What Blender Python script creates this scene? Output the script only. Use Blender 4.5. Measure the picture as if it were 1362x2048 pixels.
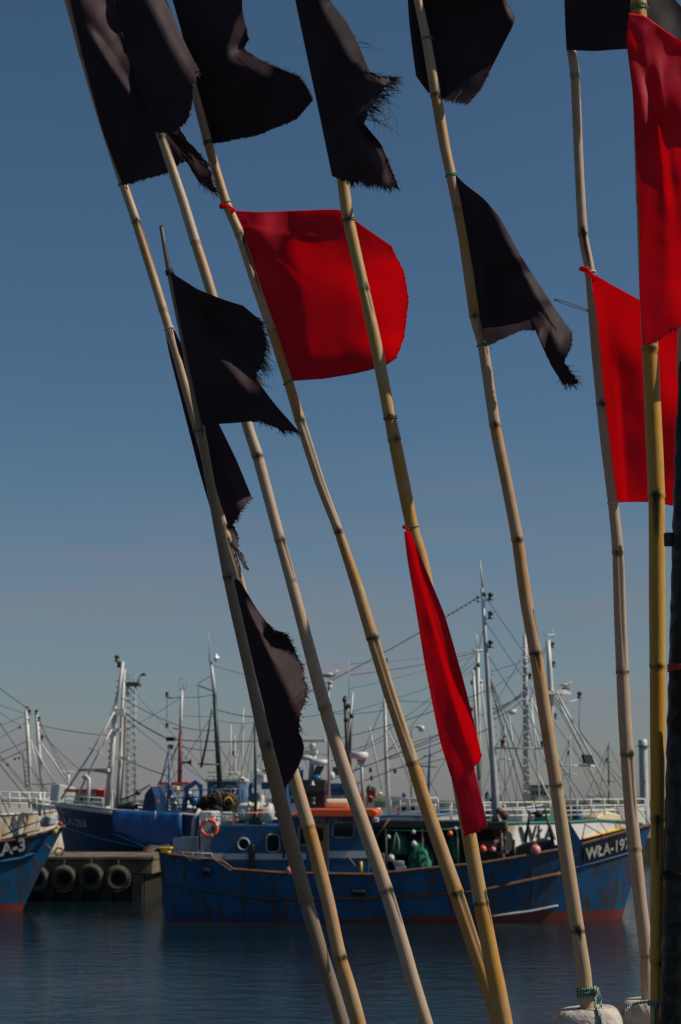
import bpy, math, random
from mathutils import Vector, Matrix, noise
R = math.radians
random.seed(7)
for o in list(bpy.data.objects):
    bpy.data.objects.remove(o)
S = bpy.context.scene
COL = S.collection

# ------------------------------------------------------------------ camera
F, CXP, CYP, HORIZ = 3400.0, 681.0, 1024.0, 1600.0      # focal length in photo pixels, centre, horizon row
CAMZ = 3.46
TH = math.atan((HORIZ - CYP) / F)
cam = bpy.data.cameras.new('camera')
cam.sensor_fit = 'VERTICAL'; cam.sensor_height = 36.0; cam.lens = F / 2048 * 36
cam.clip_start = 0.1; cam.clip_end = 8000
cam.dof.use_dof = True; cam.dof.focus_distance = 3.8; cam.dof.aperture_fstop = 13.5
camo = bpy.data.objects.new('camera', cam); COL.objects.link(camo)
camo.location = (0, 0, CAMZ); camo.rotation_euler = (R(90) + TH, 0, 0)
S.camera = camo

# ------------------------------------------------------------------ sky, sun, exposure
SUN_AZ = R(98.0)      # from +Y (view direction) clockwise to +X
SUN_EL = R(44.0)
w = bpy.data.worlds.new('World'); S.world = w; w.use_nodes = True
nt = w.node_tree; nt.nodes.clear()
sky = nt.nodes.new('ShaderNodeTexSky'); sky.sky_type = 'NISHITA'; sky.sun_disc = False
sky.sun_elevation = SUN_EL; sky.sun_rotation = SUN_AZ
sky.air_density = 1.0; sky.dust_density = 0.55; sky.ozone_density = 6.0
bg = nt.nodes.new('ShaderNodeBackground'); bg.inputs['Strength'].default_value = 0.054
wo = nt.nodes.new('ShaderNodeOutputWorld')
# thin high cirrus low over the horizon, the same all the way round
tc = nt.nodes.new('ShaderNodeTexCoord')
mp = nt.nodes.new('ShaderNodeMapping'); mp.inputs['Scale'].default_value = (3.0, 3.0, 17.0)
nz = nt.nodes.new('ShaderNodeTexNoise'); nz.inputs['Scale'].default_value = 2.2; nz.inputs['Detail'].default_value = 5
rp = nt.nodes.new('ShaderNodeValToRGB'); rp.color_ramp.elements[0].position = 0.48; rp.color_ramp.elements[1].position = 0.72
rp.color_ramp.elements[0].color = (0.32, 0.32, 0.32, 1); rp.color_ramp.elements[1].color = (1.0, 1.0, 1.0, 1)
mx = nt.nodes.new('ShaderNodeMix'); mx.data_type = 'RGBA'
mx.inputs['B'].default_value = (4.15, 3.95, 4.35, 1)
nt.links.new(tc.outputs['Generated'], mp.inputs['Vector']); nt.links.new(mp.outputs['Vector'], nz.inputs['Vector'])
nt.links.new(nz.outputs['Fac'], rp.inputs['Fac']); 
sx = nt.nodes.new('ShaderNodeSeparateXYZ'); nt.links.new(tc.outputs['Generated'], sx.inputs['Vector'])
mr = nt.nodes.new('ShaderNodeMapRange'); mr.inputs['From Min'].default_value = 0.0; mr.inputs['From Max'].default_value = 0.22; mr.inputs['To Min'].default_value = 1.0; mr.inputs['To Max'].default_value = 0.0
nt.links.new(sx.outputs['Z'], mr.inputs['Value'])
mu = nt.nodes.new('ShaderNodeMath'); mu.operation = 'MULTIPLY'; nt.links.new(mr.outputs['Result'], mu.inputs[0]); nt.links.new(rp.outputs['Color'], mu.inputs[1])
nt.links.new(mu.outputs[0], mx.inputs['Factor'])
hs = nt.nodes.new('ShaderNodeHueSaturation'); hs.inputs['Hue'].default_value = 0.491; hs.inputs['Saturation'].default_value = 1.03
nt.links.new(sky.outputs['Color'], hs.inputs['Color']); nt.links.new(hs.outputs['Color'], mx.inputs['A']); nt.links.new(mx.outputs['Result'], bg.inputs['Color'])
nt.links.new(bg.outputs['Background'], wo.inputs['Surface'])
sl = bpy.data.lights.new('sun', 'SUN'); sl.energy = 4.3; sl.angle = R(0.53); sl.color = (1.0, 0.92, 0.79)
so = bpy.data.objects.new('sun', sl); COL.objects.link(so); so.location = (20, -5, 30)
SUNV = Vector((math.sin(SUN_AZ) * math.cos(SUN_EL), math.cos(SUN_AZ) * math.cos(SUN_EL), math.sin(SUN_EL)))
so.rotation_euler = SUNV.to_track_quat('Z', 'Y').to_euler()
S.view_settings.view_transform = 'Standard'; S.view_settings.look = 'None'
S.view_settings.exposure = 0.0; S.view_settings.gamma = 1.0
S.view_settings.use_curve_mapping = False

# ------------------------------------------------------------------ geometry helpers
ST, CT = math.sin(TH), math.cos(TH)
def ray(px, py):
    u = (px - CXP) / F; v = (CYP - py) / F
    k = CT - v * ST
    return u / k, (ST + v * CT) / k, 1.0 / k           # x and z per metre of y, camera depth per metre of y
def P(px, py, Y):
    x, z, _ = ray(px, py)
    return Vector((x * Y, Y, CAMZ + z * Y))
def proj(p):
    d = Vector((p.x, p.y, p.z - CAMZ))
    dep = d.y * CT + d.z * ST; up = -d.y * ST + d.z * CT
    return CXP + F * d.x / dep, CYP - F * up / dep
class Plane:
    """a vertical reference plane: distance Y0 straight ahead, turned by a (radians); off moves away from the viewer"""
    def __init__(s, Y0, a=0.0, px0=681):
        x, _, _ = ray(px0, HORIZ)
        s.O = Vector((x * Y0, Y0, 0)); s.h = Vector((math.cos(a), math.sin(a), 0)); s.n = Vector((-math.sin(a), math.cos(a), 0))
    def pt(s, px, py, off=0.0):
        x, z, _ = ray(px, py)
        t = (off + s.O.x * s.n.x + s.O.y * s.n.y) / (x * s.n.x + s.n.y)
        return Vector((x * t, t, CAMZ + z * t))
    def loc(s, px, py, off=0.0):
        p = s.pt(px, py, off)
        return (p - s.O).dot(s.h), p.z
    def world(s, x, y, z):
        q = s.O + s.h * x + s.n * y
        return Vector((q.x, q.y, z))
    def m(s, px, py, wpx, off=0.0):                      # metres for wpx pixels at that place
        p = s.pt(px, py, off); _, _, k = ray(px, py)
        return wpx * p.y * k / F

class MB:
    def __init__(s): s.v = []; s.f = []; s.sm = []; s.uv = None; s.att = {}
    def add(s, vs, fs, smooth=False):
        b = len(s.v); s.v += [tuple(x) for x in vs]
        for f in fs: s.f.append(tuple(i + b for i in f)); s.sm.append(smooth)
        return b
    def tube(s, pts, rad, n=8, cap=True, smooth=True):
        pts = [Vector(p) for p in pts]
        if not hasattr(rad, '__len__'): rad = [rad] * len(pts)
        vs = []; up = None
        for i, p in enumerate(pts):
            t = (pts[min(i + 1, len(pts) - 1)] - pts[max(i - 1, 0)])
            if t.length < 1e-9: t = Vector((0, 0, 1))
            t.normalize()
            if up is None:
                up = Vector((0, 1, 0)) if abs(t.y) < .9 else Vector((1, 0, 0))
            a = t.cross(up); a.normalize(); b = a.cross(t); up = b
            for k in range(n):
                q = 2 * math.pi * k / n
                vs.append(p + (a * math.cos(q) + b * math.sin(q)) * rad[i])
        fs = []
        for i in range(len(pts) - 1):
            for k in range(n):
                fs.append((i * n + k, i * n + (k + 1) % n, (i + 1) * n + (k + 1) % n, (i + 1) * n + k))
        b0 = s.add(vs, fs, smooth)
        if cap:
            s.f.append(tuple(b0 + k for k in range(n))[::-1]); s.sm.append(False)
            e = b0 + (len(pts) - 1) * n
            s.f.append(tuple(e + k for k in range(n))); s.sm.append(False)
        return s
    def prism(s, poly, vec):
        n = len(poly); vec = Vector(vec)
        vs = [Vector(p) for p in poly] + [Vector(p) + vec for p in poly]
        fs = [tuple(range(n)), tuple(range(2 * n - 1, n - 1, -1))]
        for i in range(n): fs.append((i, i + n, (i + 1) % n + n, (i + 1) % n))
        s.add(vs, fs); return s
    def box(s, c, sx, sy, sz, h=Vector((1, 0, 0)), n=Vector((0, 1, 0))):
        c = Vector(c); u = Vector((0, 0, 1))
        vs = [c + h * (sx / 2 * i) + n * (sy / 2 * j) + u * (sz / 2 * k) for k in (-1, 1) for j in (-1, 1) for i in (-1, 1)]
        s.add(vs, [(0, 2, 3, 1), (4, 5, 7, 6), (0, 1, 5, 4), (2, 6, 7, 3), (0, 4, 6, 2), (1, 3, 7, 5)]); return s
    def ball(s, c, r, nu=14, nv=9, sq=(1, 1, 1)):
        c = Vector(c); vs = []; fs = []
        for j in range(nv + 1):
            th = math.pi * j / nv
            for i in range(nu):
                q = 2 * math.pi * i / nu
                vs.append(c + Vector((math.sin(th) * math.cos(q) * sq[0], math.sin(th) * math.sin(q) * sq[1], math.cos(th) * sq[2])) * r)
        for j in range(nv):
            for i in range(nu):
                fs.append((j * nu + i, (j + 1) * nu + i, (j + 1) * nu + (i + 1) % nu, j * nu + (i + 1) % nu))
        s.add(vs, fs, True); return s
    def lathe(s, c, prof, axis=Vector((0, 0, 1)), n=20, smooth=True):
        c = Vector(c); axis = Vector(axis).normalized()
        a = axis.cross(Vector((0, 1, 0)) if abs(axis.y) < .9 else Vector((1, 0, 0))).normalized(); b = axis.cross(a)
        vs = []
        for r, z in prof:
            for k in range(n):
                q = 2 * math.pi * k / n
                vs.append(c + axis * z + (a * math.cos(q) + b * math.sin(q)) * r)
        fs = []
        for i in range(len(prof) - 1):
            for k in range(n): fs.append((i * n + k, i * n + (k + 1) % n, (i + 1) * n + (k + 1) % n, (i + 1) * n + k))
        s.add(vs, fs, smooth); return s
    def torus(s, c, Rr, r, axis=(0, 1, 0), n=24, m=10, sq=1.0):
        c = Vector(c); axis = Vector(axis).normalized()
        a = axis.cross(Vector((0, 0, 1)) if abs(axis.z) < .9 else Vector((1, 0, 0))).normalized(); b = axis.cross(a)
        vs = []; fs = []
        for i in range(n):
            q = 2 * math.pi * i / n; d = a * math.cos(q) + b * math.sin(q)
            for j in range(m):
                t = 2 * math.pi * j / m
                vs.append(c + d * (Rr + r * math.cos(t)) + axis * (r * sq * math.sin(t)))
        for i in range(n):
            for j in range(m):
                fs.append((i * m + j, ((i + 1) % n) * m + j, ((i + 1) % n) * m + (j + 1) % m, i * m + (j + 1) % m))
        s.add(vs, fs, True); return s
    def build(s, name, mat, parent=None, bevel=0):
        org = parent_origin(parent)
        me = bpy.data.meshes.new(name)
        me.from_pydata([(x - org.x, y - org.y, z - org.z) for x, y, z in s.v], [], s.f)
        me.polygons.foreach_set('use_smooth', s.sm)
        for k, arr in s.att.items():
            at = me.attributes.new(k, 'FLOAT', 'POINT'); at.data.foreach_set('value', arr)
        me.update()
        me.materials.append(mat)
        o = bpy.data.objects.new(name, me); COL.objects.link(o)
        if parent: o.parent = parent
        else: set_origin(o)
        if bevel:
            md = o.modifiers.new('bevel', 'BEVEL'); md.width = bevel; md.segments = 2; md.limit_method = 'ANGLE'
        return o
def parent_origin(p):
    q = Vector((0, 0, 0))
    while p is not None:
        q = q + Vector(p.location); p = p.parent
    return q
def set_origin(o):
    me = o.data
    xs = [v.co for v in me.vertices]
    c = Vector((sum(v.x for v in xs) / len(xs), sum(v.y for v in xs) / len(xs), min(v.z for v in xs)))
    me.transform(Matrix.Translation(-c)); o.location = c
def tag(o, label=None, cat=None, group=None, kind=None):
    if label: o['label'] = label
    if cat: o['category'] = cat
    if group: o['group'] = group
    if kind: o['kind'] = kind
    return o
def thing(name, loc, label, cat, group=None):
    o = bpy.data.objects.new(name, None); COL.objects.link(o); o.location = loc; o.empty_display_size = .2
    return tag(o, label, cat, group)

# ------------------------------------------------------------------ materials
def newmat(name):
    m = bpy.data.materials.new(name); m.use_nodes = True
    n = m.node_tree; b = n.nodes['Principled BSDF']
    return m, n, b
def mixc(n, a, b, fac):
    x = n.nodes.new('ShaderNodeMix'); x.data_type = 'RGBA'
    for sck, val in (('A', a), ('B', b), ('Factor', fac)):
        if hasattr(val, 'links') or isinstance(val, bpy.types.NodeSocket): n.links.new(val, x.inputs[sck])
        elif sck == 'Factor': x.inputs[sck].default_value = val
        else: x.inputs[sck].default_value = (*val, 1)
    return x.outputs['Result']
def noisetex(n, scale, detail=4, vec=None, sc=(1, 1, 1), coord='Object'):
    t = n.nodes.new('ShaderNodeTexCoord'); mpp = n.nodes.new('ShaderNodeMapping'); mpp.inputs['Scale'].default_value = sc
    n.links.new(t.outputs[coord], mpp.inputs['Vector'])
    z = n.nodes.new('ShaderNodeTexNoise'); z.inputs['Scale'].default_value = scale; z.inputs['Detail'].default_value = detail
    n.links.new(mpp.outputs['Vector'], z.inputs['Vector'])
    return z.outputs['Fac']
def ramp(n, fac, p0, p1, c0=(0, 0, 0), c1=(1, 1, 1)):
    r = n.nodes.new('ShaderNodeValToRGB'); r.color_ramp.elements[0].position = p0; r.color_ramp.elements[1].position = p1
    r.color_ramp.elements[0].color = (*c0, 1); r.color_ramp.elements[1].color = (*c1, 1)
    n.links.new(fac, r.inputs['Fac']); return r.outputs['Color']
def bump(n, b, fac, strength=.3, dist=.01):
    x = n.nodes.new('ShaderNodeBump'); x.inputs['Strength'].default_value = strength; x.inputs['Distance'].default_value = dist
    n.links.new(fac, x.inputs['Height']); n.links.new(x.outputs['Normal'], b.inputs['Normal'])
def paint(name, col, rough=.45, rust=0.0, grime=.35, rustcol=(.16, .06, .02), metal=0, scale=1.0):
    m, n, b = newmat(name)
    dark = tuple(c * .55 for c in col); lite = tuple(min(.85, c * 1.2 + .01) for c in col)
    f1 = noisetex(n, 1.3 * scale, 6, sc=(1, 1, .6))
    c = mixc(n, dark, lite, ramp(n, f1, .3, .7))
    c = mixc(n, col, c, grime)
    if rust > .6:
        f3 = noisetex(n, 4.5 * scale, 6, sc=(1.2, 1.2, .10))
        c = mixc(n, c, tuple(x * .8 for x in rustcol), ramp(n, f3, .54, .63, (0, 0, 0), (.9, .9, .9)))
    if rust:
        f2 = noisetex(n, 1.6 * scale, 8, sc=(1.4, 1.4, .35)); 
        c = mixc(n, c, rustcol, ramp(n, f2, .62 - .12 * rust, .80 - .1 * rust))
    n.links.new(c, b.inputs['Base Color']); b.inputs['Roughness'].default_value = rough; b.inputs['Metallic'].default_value = metal
    bump(n, b, noisetex(n, 2.5 * scale, 5), .25, .02)
    return m
M = {}
M['hull_blue'] = paint('hull_blue', (.004, .084, .205), .42, rust=.85, grime=.8, rustcol=(.075, .05, .03))
M['house_blue'] = paint('house_blue', (.009, .070, .170), .4, grime=.4)
M['dark_blue'] = paint('dark_blue', (.006, .028, .085), .4, grime=.5)
M['mid_blue'] = paint('mid_blue', (.025, .12, .26), .4, grime=.4)
M['tarp'] = paint('tarp', (.010, .085, .28), .42, grime=.5, scale=2)
M['bright_blue'] = paint('bright_blue', (.012, .095, .225), .45)
M['white'] = paint('white', (.56, .55, .52), .45, rust=.25, grime=.3)
M['white_rusty'] = paint('white_rusty', (.62, .57, .48), .5, rust=.8, grime=.4, rustcol=(.42, .27, .12))
M['white_sunlit'] = paint('white_sunlit', (.80, .78, .73), .45, rust=.3, grime=.25, rustcol=(.4, .3, .2))  # white brightened in its colour to imitate sun on the right trawler's hull
M['grey'] = paint('grey', (.42, .43, .43), .5, rust=.2)
M['mast_grey'] = paint('mast_grey', (.36, .39, .40), .5, rust=.6, scale=3)
M['dark_grey'] = paint('dark_grey', (.06, .065, .07), .55)
M['black'] = paint('black', (.012, .013, .014), .5)
M['green_dark'] = paint('green_dark', (.012, .035, .028), .5)
M['green'] = paint('green', (.01, .16, .09), .6)
M['red_boot'] = paint('red_boot', (.20, .028, .022), .6, rust=.3, grime=.7)
M['red'] = paint('red', (.45, .03, .03), .45)
M['maroon'] = paint('maroon', (.16, .03, .03), .5)
M['orange'] = paint('orange', (.80, .10, .015), .4, grime=.15)
M['orange_buoy'] = paint('orange_buoy', (.85, .13, .05), .4, grime=.3, scale=6)
M['pink_buoy'] = paint('pink_buoy', (.75, .25, .24), .45, grime=.5, scale=6)
M['yellow'] = paint('yellow', (.60, .36, .03), .5, rust=.4)
M['cream'] = paint('cream', (.72, .58, .36), .5, grime=.4, scale=2)
M['rust'] = paint('rust', (.14, .065, .035), .8, grime=.8, scale=3)
M['rope_brown'] = paint('rope_brown', (.20, .14, .10), .9)
M['wire'] = paint('wire', (.05, .05, .055), .6)
M['lamp_green'] = paint('lamp_green', (.03, .06, .05), .4)
M['rubber'] = paint('rubber', (.02, .02, .018), .85, grime=.8, scale=3)
M['rubber_algae'] = paint('rubber_algae', (.07, .062, .036), .9, grime=.8, scale=4)
M['brown_net'] = paint('brown_net', (.05, .035, .02), .95, grime=1, scale=6)

def mat_net(name, c0, c1):
    m, n, b = newmat(name)
    f = noisetex(n, 9, 8, sc=(1, 1, .35))
    n.links.new(mixc(n, c0, c1, ramp(n, f, .35, .68)), b.inputs['Base Color']); b.inputs['Roughness'].default_value = .95
    bump(n, b, noisetex(n, 22, 5, sc=(1, 1, .3)), .9, .05); return m
M['net_green'] = mat_net('net_green', (.004, .045, .03), (.03, .24, .15))
M['net_brown'] = mat_net('net_brown', (.004, .0035, .003), (.04, .03, .019))
def mat_wood():
    m, n, b = newmat('wood_door')
    f = noisetex(n, 3, 5, sc=(8, 8, .8))
    n.links.new(mixc(n, (.28, .11, .025), (.42, .20, .05), f), b.inputs['Base Color']); b.inputs['Roughness'].default_value = .5; return m
M['wood'] = mat_wood()
def mat_glass():
    m, n, b = newmat('window_glass')
    b.inputs['Base Color'].default_value = (.012, .02, .02, 1); b.inputs['Roughness'].default_value = .06; b.inputs['Specular IOR Level'].default_value = .6; return m
M['glass'] = mat_glass()
def mat_concrete():
    m, n, b = newmat('concrete')
    f = noisetex(n, 1.2, 8, sc=(1, 1, .5)); f2 = noisetex(n, .8, 8, sc=(1.5, 1.5, .25))
    c = mixc(n, (.06, .046, .03), (.22, .17, .11), ramp(n, f, .3, .72))
    c = mixc(n, c, (.04, .033, .024), ramp(n, f2, .5, .75))
    n.links.new(c, b.inputs['Base Color']); b.inputs['Roughness'].default_value = .9; bump(n, b, f, .6, .06); return m
M['concrete'] = mat_concrete()
M['asphalt'] = paint('asphalt', (.05, .05, .048), .9, grime=.6, scale=2)
def mat_wet_shaded():  # wet concrete, its colour deepened to imitate shade below the pier deck
    m, n, b = newmat('wet_shaded_concrete')
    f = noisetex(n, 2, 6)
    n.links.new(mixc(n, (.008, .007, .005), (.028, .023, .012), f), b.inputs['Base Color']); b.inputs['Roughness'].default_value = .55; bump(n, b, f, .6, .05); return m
M['wet_shaded'] = mat_wet_shaded()
def mat_ring():
    m, n, b = newmat('life_ring'); b.inputs['Roughness'].default_value = .5
    f = noisetex(n, 9, 3)
    n.links.new(mixc(n, (.72, .085, .03), (.80, .13, .05), f), b.inputs['Base Color']); return m
M['ring'] = mat_ring()
def mat_foam():
    m, n, b = newmat('foam_float')
    f = noisetex(n, 25, 6); f2 = noisetex(n, 120, 3)
    c = mixc(n, (.24, .19, .165), (.52, .46, .41), ramp(n, f, .25, .6))
    n.links.new(c, b.inputs['Base Color']); b.inputs['Roughness'].default_value = .85
    bump(n, b, noisetex(n, 70, 6), .9, .008); return m
M['foam'] = mat_foam()
def mat_rope():
    m, n, b = newmat('green_rope')
    t = n.nodes.new('ShaderNodeTexCoord'); wv = n.nodes.new('ShaderNodeTexWave'); wv.inputs['Scale'].default_value = 60; wv.inputs['Distortion'].default_value = 3
    n.links.new(t.outputs['Object'], wv.inputs['Vector'])
    n.links.new(mixc(n, (.03, .09, .06), (.28, .42, .33), wv.outputs['Fac']), b.inputs['Base Color']); b.inputs['Roughness'].default_value = .8
    bump(n, b, wv.outputs['Fac'], .8, .003); return m
M['rope'] = mat_rope()
def mat_simple(name, col, rough):
    m, n, b = newmat(name); f = noisetex(n, 60, 3)
    n.links.new(mixc(n, tuple(c * .75 for c in col), col, f), b.inputs['Base Color']); b.inputs['Roughness'].default_value = rough; return m
M['cord_green'] = mat_simple('cord_green', (.02, .26, .10), .55)
M['cord_white'] = mat_simple('cord_white', (.62, .58, .52), .6)
M['cord_wire'] = mat_simple('cord_wire', (.07, .055, .045), .5)
M['cord_red'] = mat_simple('cord_red', (.5, .03, .03), .5)
def mat_tape():
    m, n, b = newmat('black_tape')
    f = noisetex(n, 14, 6, sc=(1, 1, .5)); g = noisetex(n, 45, 4)
    n.links.new(mixc(n, (.003, .003, .003), (.010, .010, .010), f), b.inputs['Base Color'])
    n.links.new(ramp(n, g, .35, .7, (.10, .10, .10), (.6, .6, .6)), b.inputs['Roughness'])
    b.inputs['Specular IOR Level'].default_value = .3
    bump(n, b, f, .9, .012); return m
M['tape'] = mat_tape()
def mat_cloth(name, col, trans, tmix, rough=.6, spec=.25, sheen=0.0):
    m, n, b = newmat(name)
    f = noisetex(n, 5, 5); f2 = noisetex(n, 420, 2)
    c = mixc(n, tuple(x * .62 for x in col), col, ramp(n, f, .35, .65))
    n.links.new(c, b.inputs['Base Color']); b.inputs['Roughness'].default_value = rough; b.inputs['Specular IOR Level'].default_value = spec
    b.inputs['Sheen Weight'].default_value = sheen; b.inputs['Sheen Roughness'].default_value = .4
    ad = n.nodes.new('ShaderNodeMath'); ad.operation = 'MULTIPLY_ADD'; n.links.new(f2, ad.inputs[0]); ad.inputs[1].default_value = .08; n.links.new(noisetex(n, 16, 6, sc=(1, 1, .6)), ad.inputs[2])
    bump(n, b, ad.outputs[0], .45, .006)
    tr = n.nodes.new('ShaderNodeBsdfTranslucent'); tr.inputs['Color'].default_value = (*trans, 1)
    ms = n.nodes.new('ShaderNodeMixShader'); ms.inputs['Fac'].default_value = tmix
    out = n.nodes['Material Output']
    n.links.new(b.outputs['BSDF'], ms.inputs[1]); n.links.new(tr.outputs['BSDF'], ms.inputs[2]); n.links.new(ms.outputs['Shader'], out.inputs['Surface'])
    return m
M['cloth_black'] = mat_cloth('cloth_black', (.044, .026, .032), (.004, .002, .002), .1, .6, .10, .0)
M['cloth_red'] = mat_cloth('cloth_red', (.64, .020, .055), (1.0, .012, .026), .55, .55, .15)
M['thread_black'] = mat_simple('thread_black', (.03, .022, .025), .7)
M['thread_red'] = mat_cloth('thread_red', (.55, .02, .03), (.8, .01, .01), .5)

def mat_bamboo(name, pale, gold, bias):
    m, n, b = newmat(name)
    ta = n.nodes.new('ShaderNodeAttribute'); ta.attribute_name = 'tone'
    sa = n.nodes.new('ShaderNodeAttribute'); sa.attribute_name = 'stain'
    va = n.nodes.new('ShaderNodeAttribute'); va.attribute_name = 'ang'
    la = n.nodes.new('ShaderNodeAttribute'); la.attribute_name = 'len'
    cv = n.nodes.new('ShaderNodeCombineXYZ')
    n.links.new(va.outputs['Fac'], cv.inputs['X']); n.links.new(la.outputs['Fac'], cv.inputs['Y'])
    def nz(scale, sx, sy, det=4):
        mpp = n.nodes.new('ShaderNodeMapping'); mpp.inputs['Scale'].default_value = (sx, sy, 1)
        n.links.new(cv.outputs['Vector'], mpp.inputs['Vector'])
        z = n.nodes.new('ShaderNodeTexNoise'); z.inputs['Scale'].default_value = scale; z.inputs['Detail'].default_value = det
        n.links.new(mpp.outputs['Vector'], z.inputs['Vector']); return z.outputs['Fac']
    fib = nz(4, 7, 2.2); big = nz(1.0, 1.2, 5, 5); spot = nz(6, 1.3, 9, 3)
    ad = n.nodes.new('ShaderNodeMath'); ad.operation = 'ADD'; n.links.new(ta.outputs['Fac'], ad.inputs[0])
    sb = n.nodes.new('ShaderNodeMath'); sb.operation = 'MULTIPLY_ADD'; n.links.new(big, sb.inputs[0]); sb.inputs[1].default_value = 1.5; sb.inputs[2].default_value = -.75 + bias
    n.links.new(sb.outputs[0], ad.inputs[1])
    c = mixc(n, pale, gold, ramp(n, ad.outputs[0], .25, .8))
    c = mixc(n, c, tuple(x * .55 for x in pale), ramp(n, fib, .46, .78, (0, 0, 0), (.75, .75, .75)))
    c = mixc(n, c, (.06, .04, .02), ramp(n, spot, .70, .78, (0, 0, 0), (.8, .8, .8)))
    c = mixc(n, c, (.022, .020, .009), sa.outputs['Fac'])
    n.links.new(c, b.inputs['Base Color']); b.inputs['Roughness'].default_value = .48; b.inputs['Specular IOR Level'].default_value = .3
    bump(n, b, fib, .25, .002); return m
M['bamboo_tan'] = mat_bamboo('bamboo_tan', (.42, .29, .175), (.40, .20, .05), .1)
M['bamboo_pale'] = mat_bamboo('bamboo_pale', (.42, .31, .22), (.40, .24, .10), 0)
M['bamboo_gold'] = mat_bamboo('bamboo_gold', (.43, .27, .11), (.45, .21, .025), .25)
M['bamboo_yellow'] = mat_bamboo('bamboo_yellow', (.50, .27, .045), (.50, .235, .018), .3)
M['bamboo_grey'] = mat_bamboo('bamboo_grey', (.20, .14, .095), (.24, .14, .065), .1)

def mat_water():
    m, n, b = newmat('water')
    b.inputs['Base Color'].default_value = (.004, .013, .016, 1); b.inputs['Roughness'].default_value = .03; b.inputs['IOR'].default_value = 1.45
    a1 = noisetex(n, 1.1, 4, sc=(1, 1.5, 1)); a2 = noisetex(n, 3.4, 6, sc=(1, 1.7, 1)); a3 = noisetex(n, .16, 3)
    x = n.nodes.new('ShaderNodeMath'); x.operation = 'MULTIPLY_ADD'; n.links.new(a2, x.inputs[0]); x.inputs[1].default_value = .7; n.links.new(a1, x.inputs[2])
    y = n.nodes.new('ShaderNodeMath'); y.operation = 'MULTIPLY'; n.links.new(x.outputs[0], y.inputs[0]); n.links.new(ramp(n, a3, .3, .7, (.55, .55, .55), (1, 1, 1)), y.inputs[1])
    bump(n, b, y.outputs[0], 1.0, .045); return m
M['water'] = mat_water()
def mat_trees():
    m, n, b = newmat('far_trees'); f = noisetex(n, .4, 4)
    n.links.new(mixc(n, (.03, .045, .03), (.07, .09, .06), f), b.inputs['Base Color']); b.inputs['Roughness'].default_value = .95; return m
M['trees'] = mat_trees()

# ------------------------------------------------------------------ setting: water, quays, pier, far shore
b = MB(); b.add([(-3000, -40, 0), (3000, -40, 0), (3000, 4000, 0), (-3000, 4000, 0)], [(0, 1, 2, 3)])
tag(b.build('water', M['water']), kind='structure')
b = MB(); b.box((0, -.6, .8), 40, 11.2, 2.4)
tag(b.build('near_quay', M['asphalt']), kind='structure')
b = MB(); b.box((0, 130, .1), 700, 60, 2.4)
tag(b.build('far_quay', M['concrete']), kind='structure')
PIER = Plane(60, R(-2))
xl, _ = PIER.loc(30, 1712); xr, _ = PIER.loc(306, 1712)
pier = thing('pier', PIER.world((xl + xr) / 2, 2, 0), None, None); pier['kind'] = 'structure'
b = MB(); b.prism([PIER.world(xl - 6, 0, .92), PIER.world(xr, 0, .92), PIER.world(xr, 0, 1.40), PIER.world(xl - 6, 0, 1.40)], PIER.n * 5); b.build('pier_beam', M['concrete'], pier, .04)
b = MB(); b.prism([PIER.world(xl - 6, -.06, 1.402), PIER.world(xr + .05, -.06, 1.402), PIER.world(xr + .05, -.06, 1.53), PIER.world(xl - 6, -.06, 1.53)], PIER.n * 5.2); b.build('pier_cap', M['concrete'], pier, .03)
b = MB(); b.prism([PIER.world(xl - 6, .25, -1), PIER.world(xr - .3, .25, -1), PIER.world(xr - .3, .25, .918), PIER.world(xl - 6, .25, .918)], PIER.n * 4.4); b.build('pier_face', M['wet_shaded'], pier)
for k in range(5):
    x0 = xl + (xr - xl) * (k + .1) / 4.6
    b = MB(); b.box(PIER.world(x0, .1, 0.0), .35, .3, 1.8, PIER.h, PIER.n); b.build('pile', M['wet_shaded'], pier)
tyre_words = ['leftmost, partly behind the blue bow', 'second from the left', 'third from the left', 'rightmost, by the pier corner']
for i, (px, py) in enumerate([(73, 1757), (127, 1757), (181, 1755), (235, 1757)]):
    c = PIER.pt(px, py, -.16)
    t = thing('tyre_fender', (c.x, c.y, c.z - .45), 'old tyre hung as fender on the concrete pier, ' + tyre_words[i], 'tyre', 'tyre fenders along the pier')
    fs_ = (.96, 1.0, 1.04, .98)[i]; axn = (PIER.n + Vector(((.08, -.05, .1, -.12)[i], 0, (.1, .18, .06, .14)[i]))).normalized()
    b = MB(); b.torus(c, .335 * fs_, .125, axn, 30, 12, 1.0); b.build('tread', M['rubber_algae'], t)
    b = MB(); b.torus(c, .255 * fs_, .07, axn, 30, 8, 1.5); b.build('inner_wall', M['rubber'], t)
    b = MB()
    for k in range(26):
        q = 2 * math.pi * k / 26; d = PIER.h * math.cos(q) + Vector((0, 0, 1)) * math.sin(q)
        b.box(c + d * (.452 * fs_), .05, .16, .035, PIER.h, PIER.n)
    b.build('tread_lug', M['rubber_algae'], t)
    b = MB(); b.tube([c + Vector((0, 0, .33)), c + Vector((0, .10, .62)), c + Vector((0, .3, .74))], .02, 6); b.build('hanging_chain', M['rust'], t)

def sstep(x): x = max(0, min(1, x)); return x * x * (3 - 2 * x)
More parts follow.
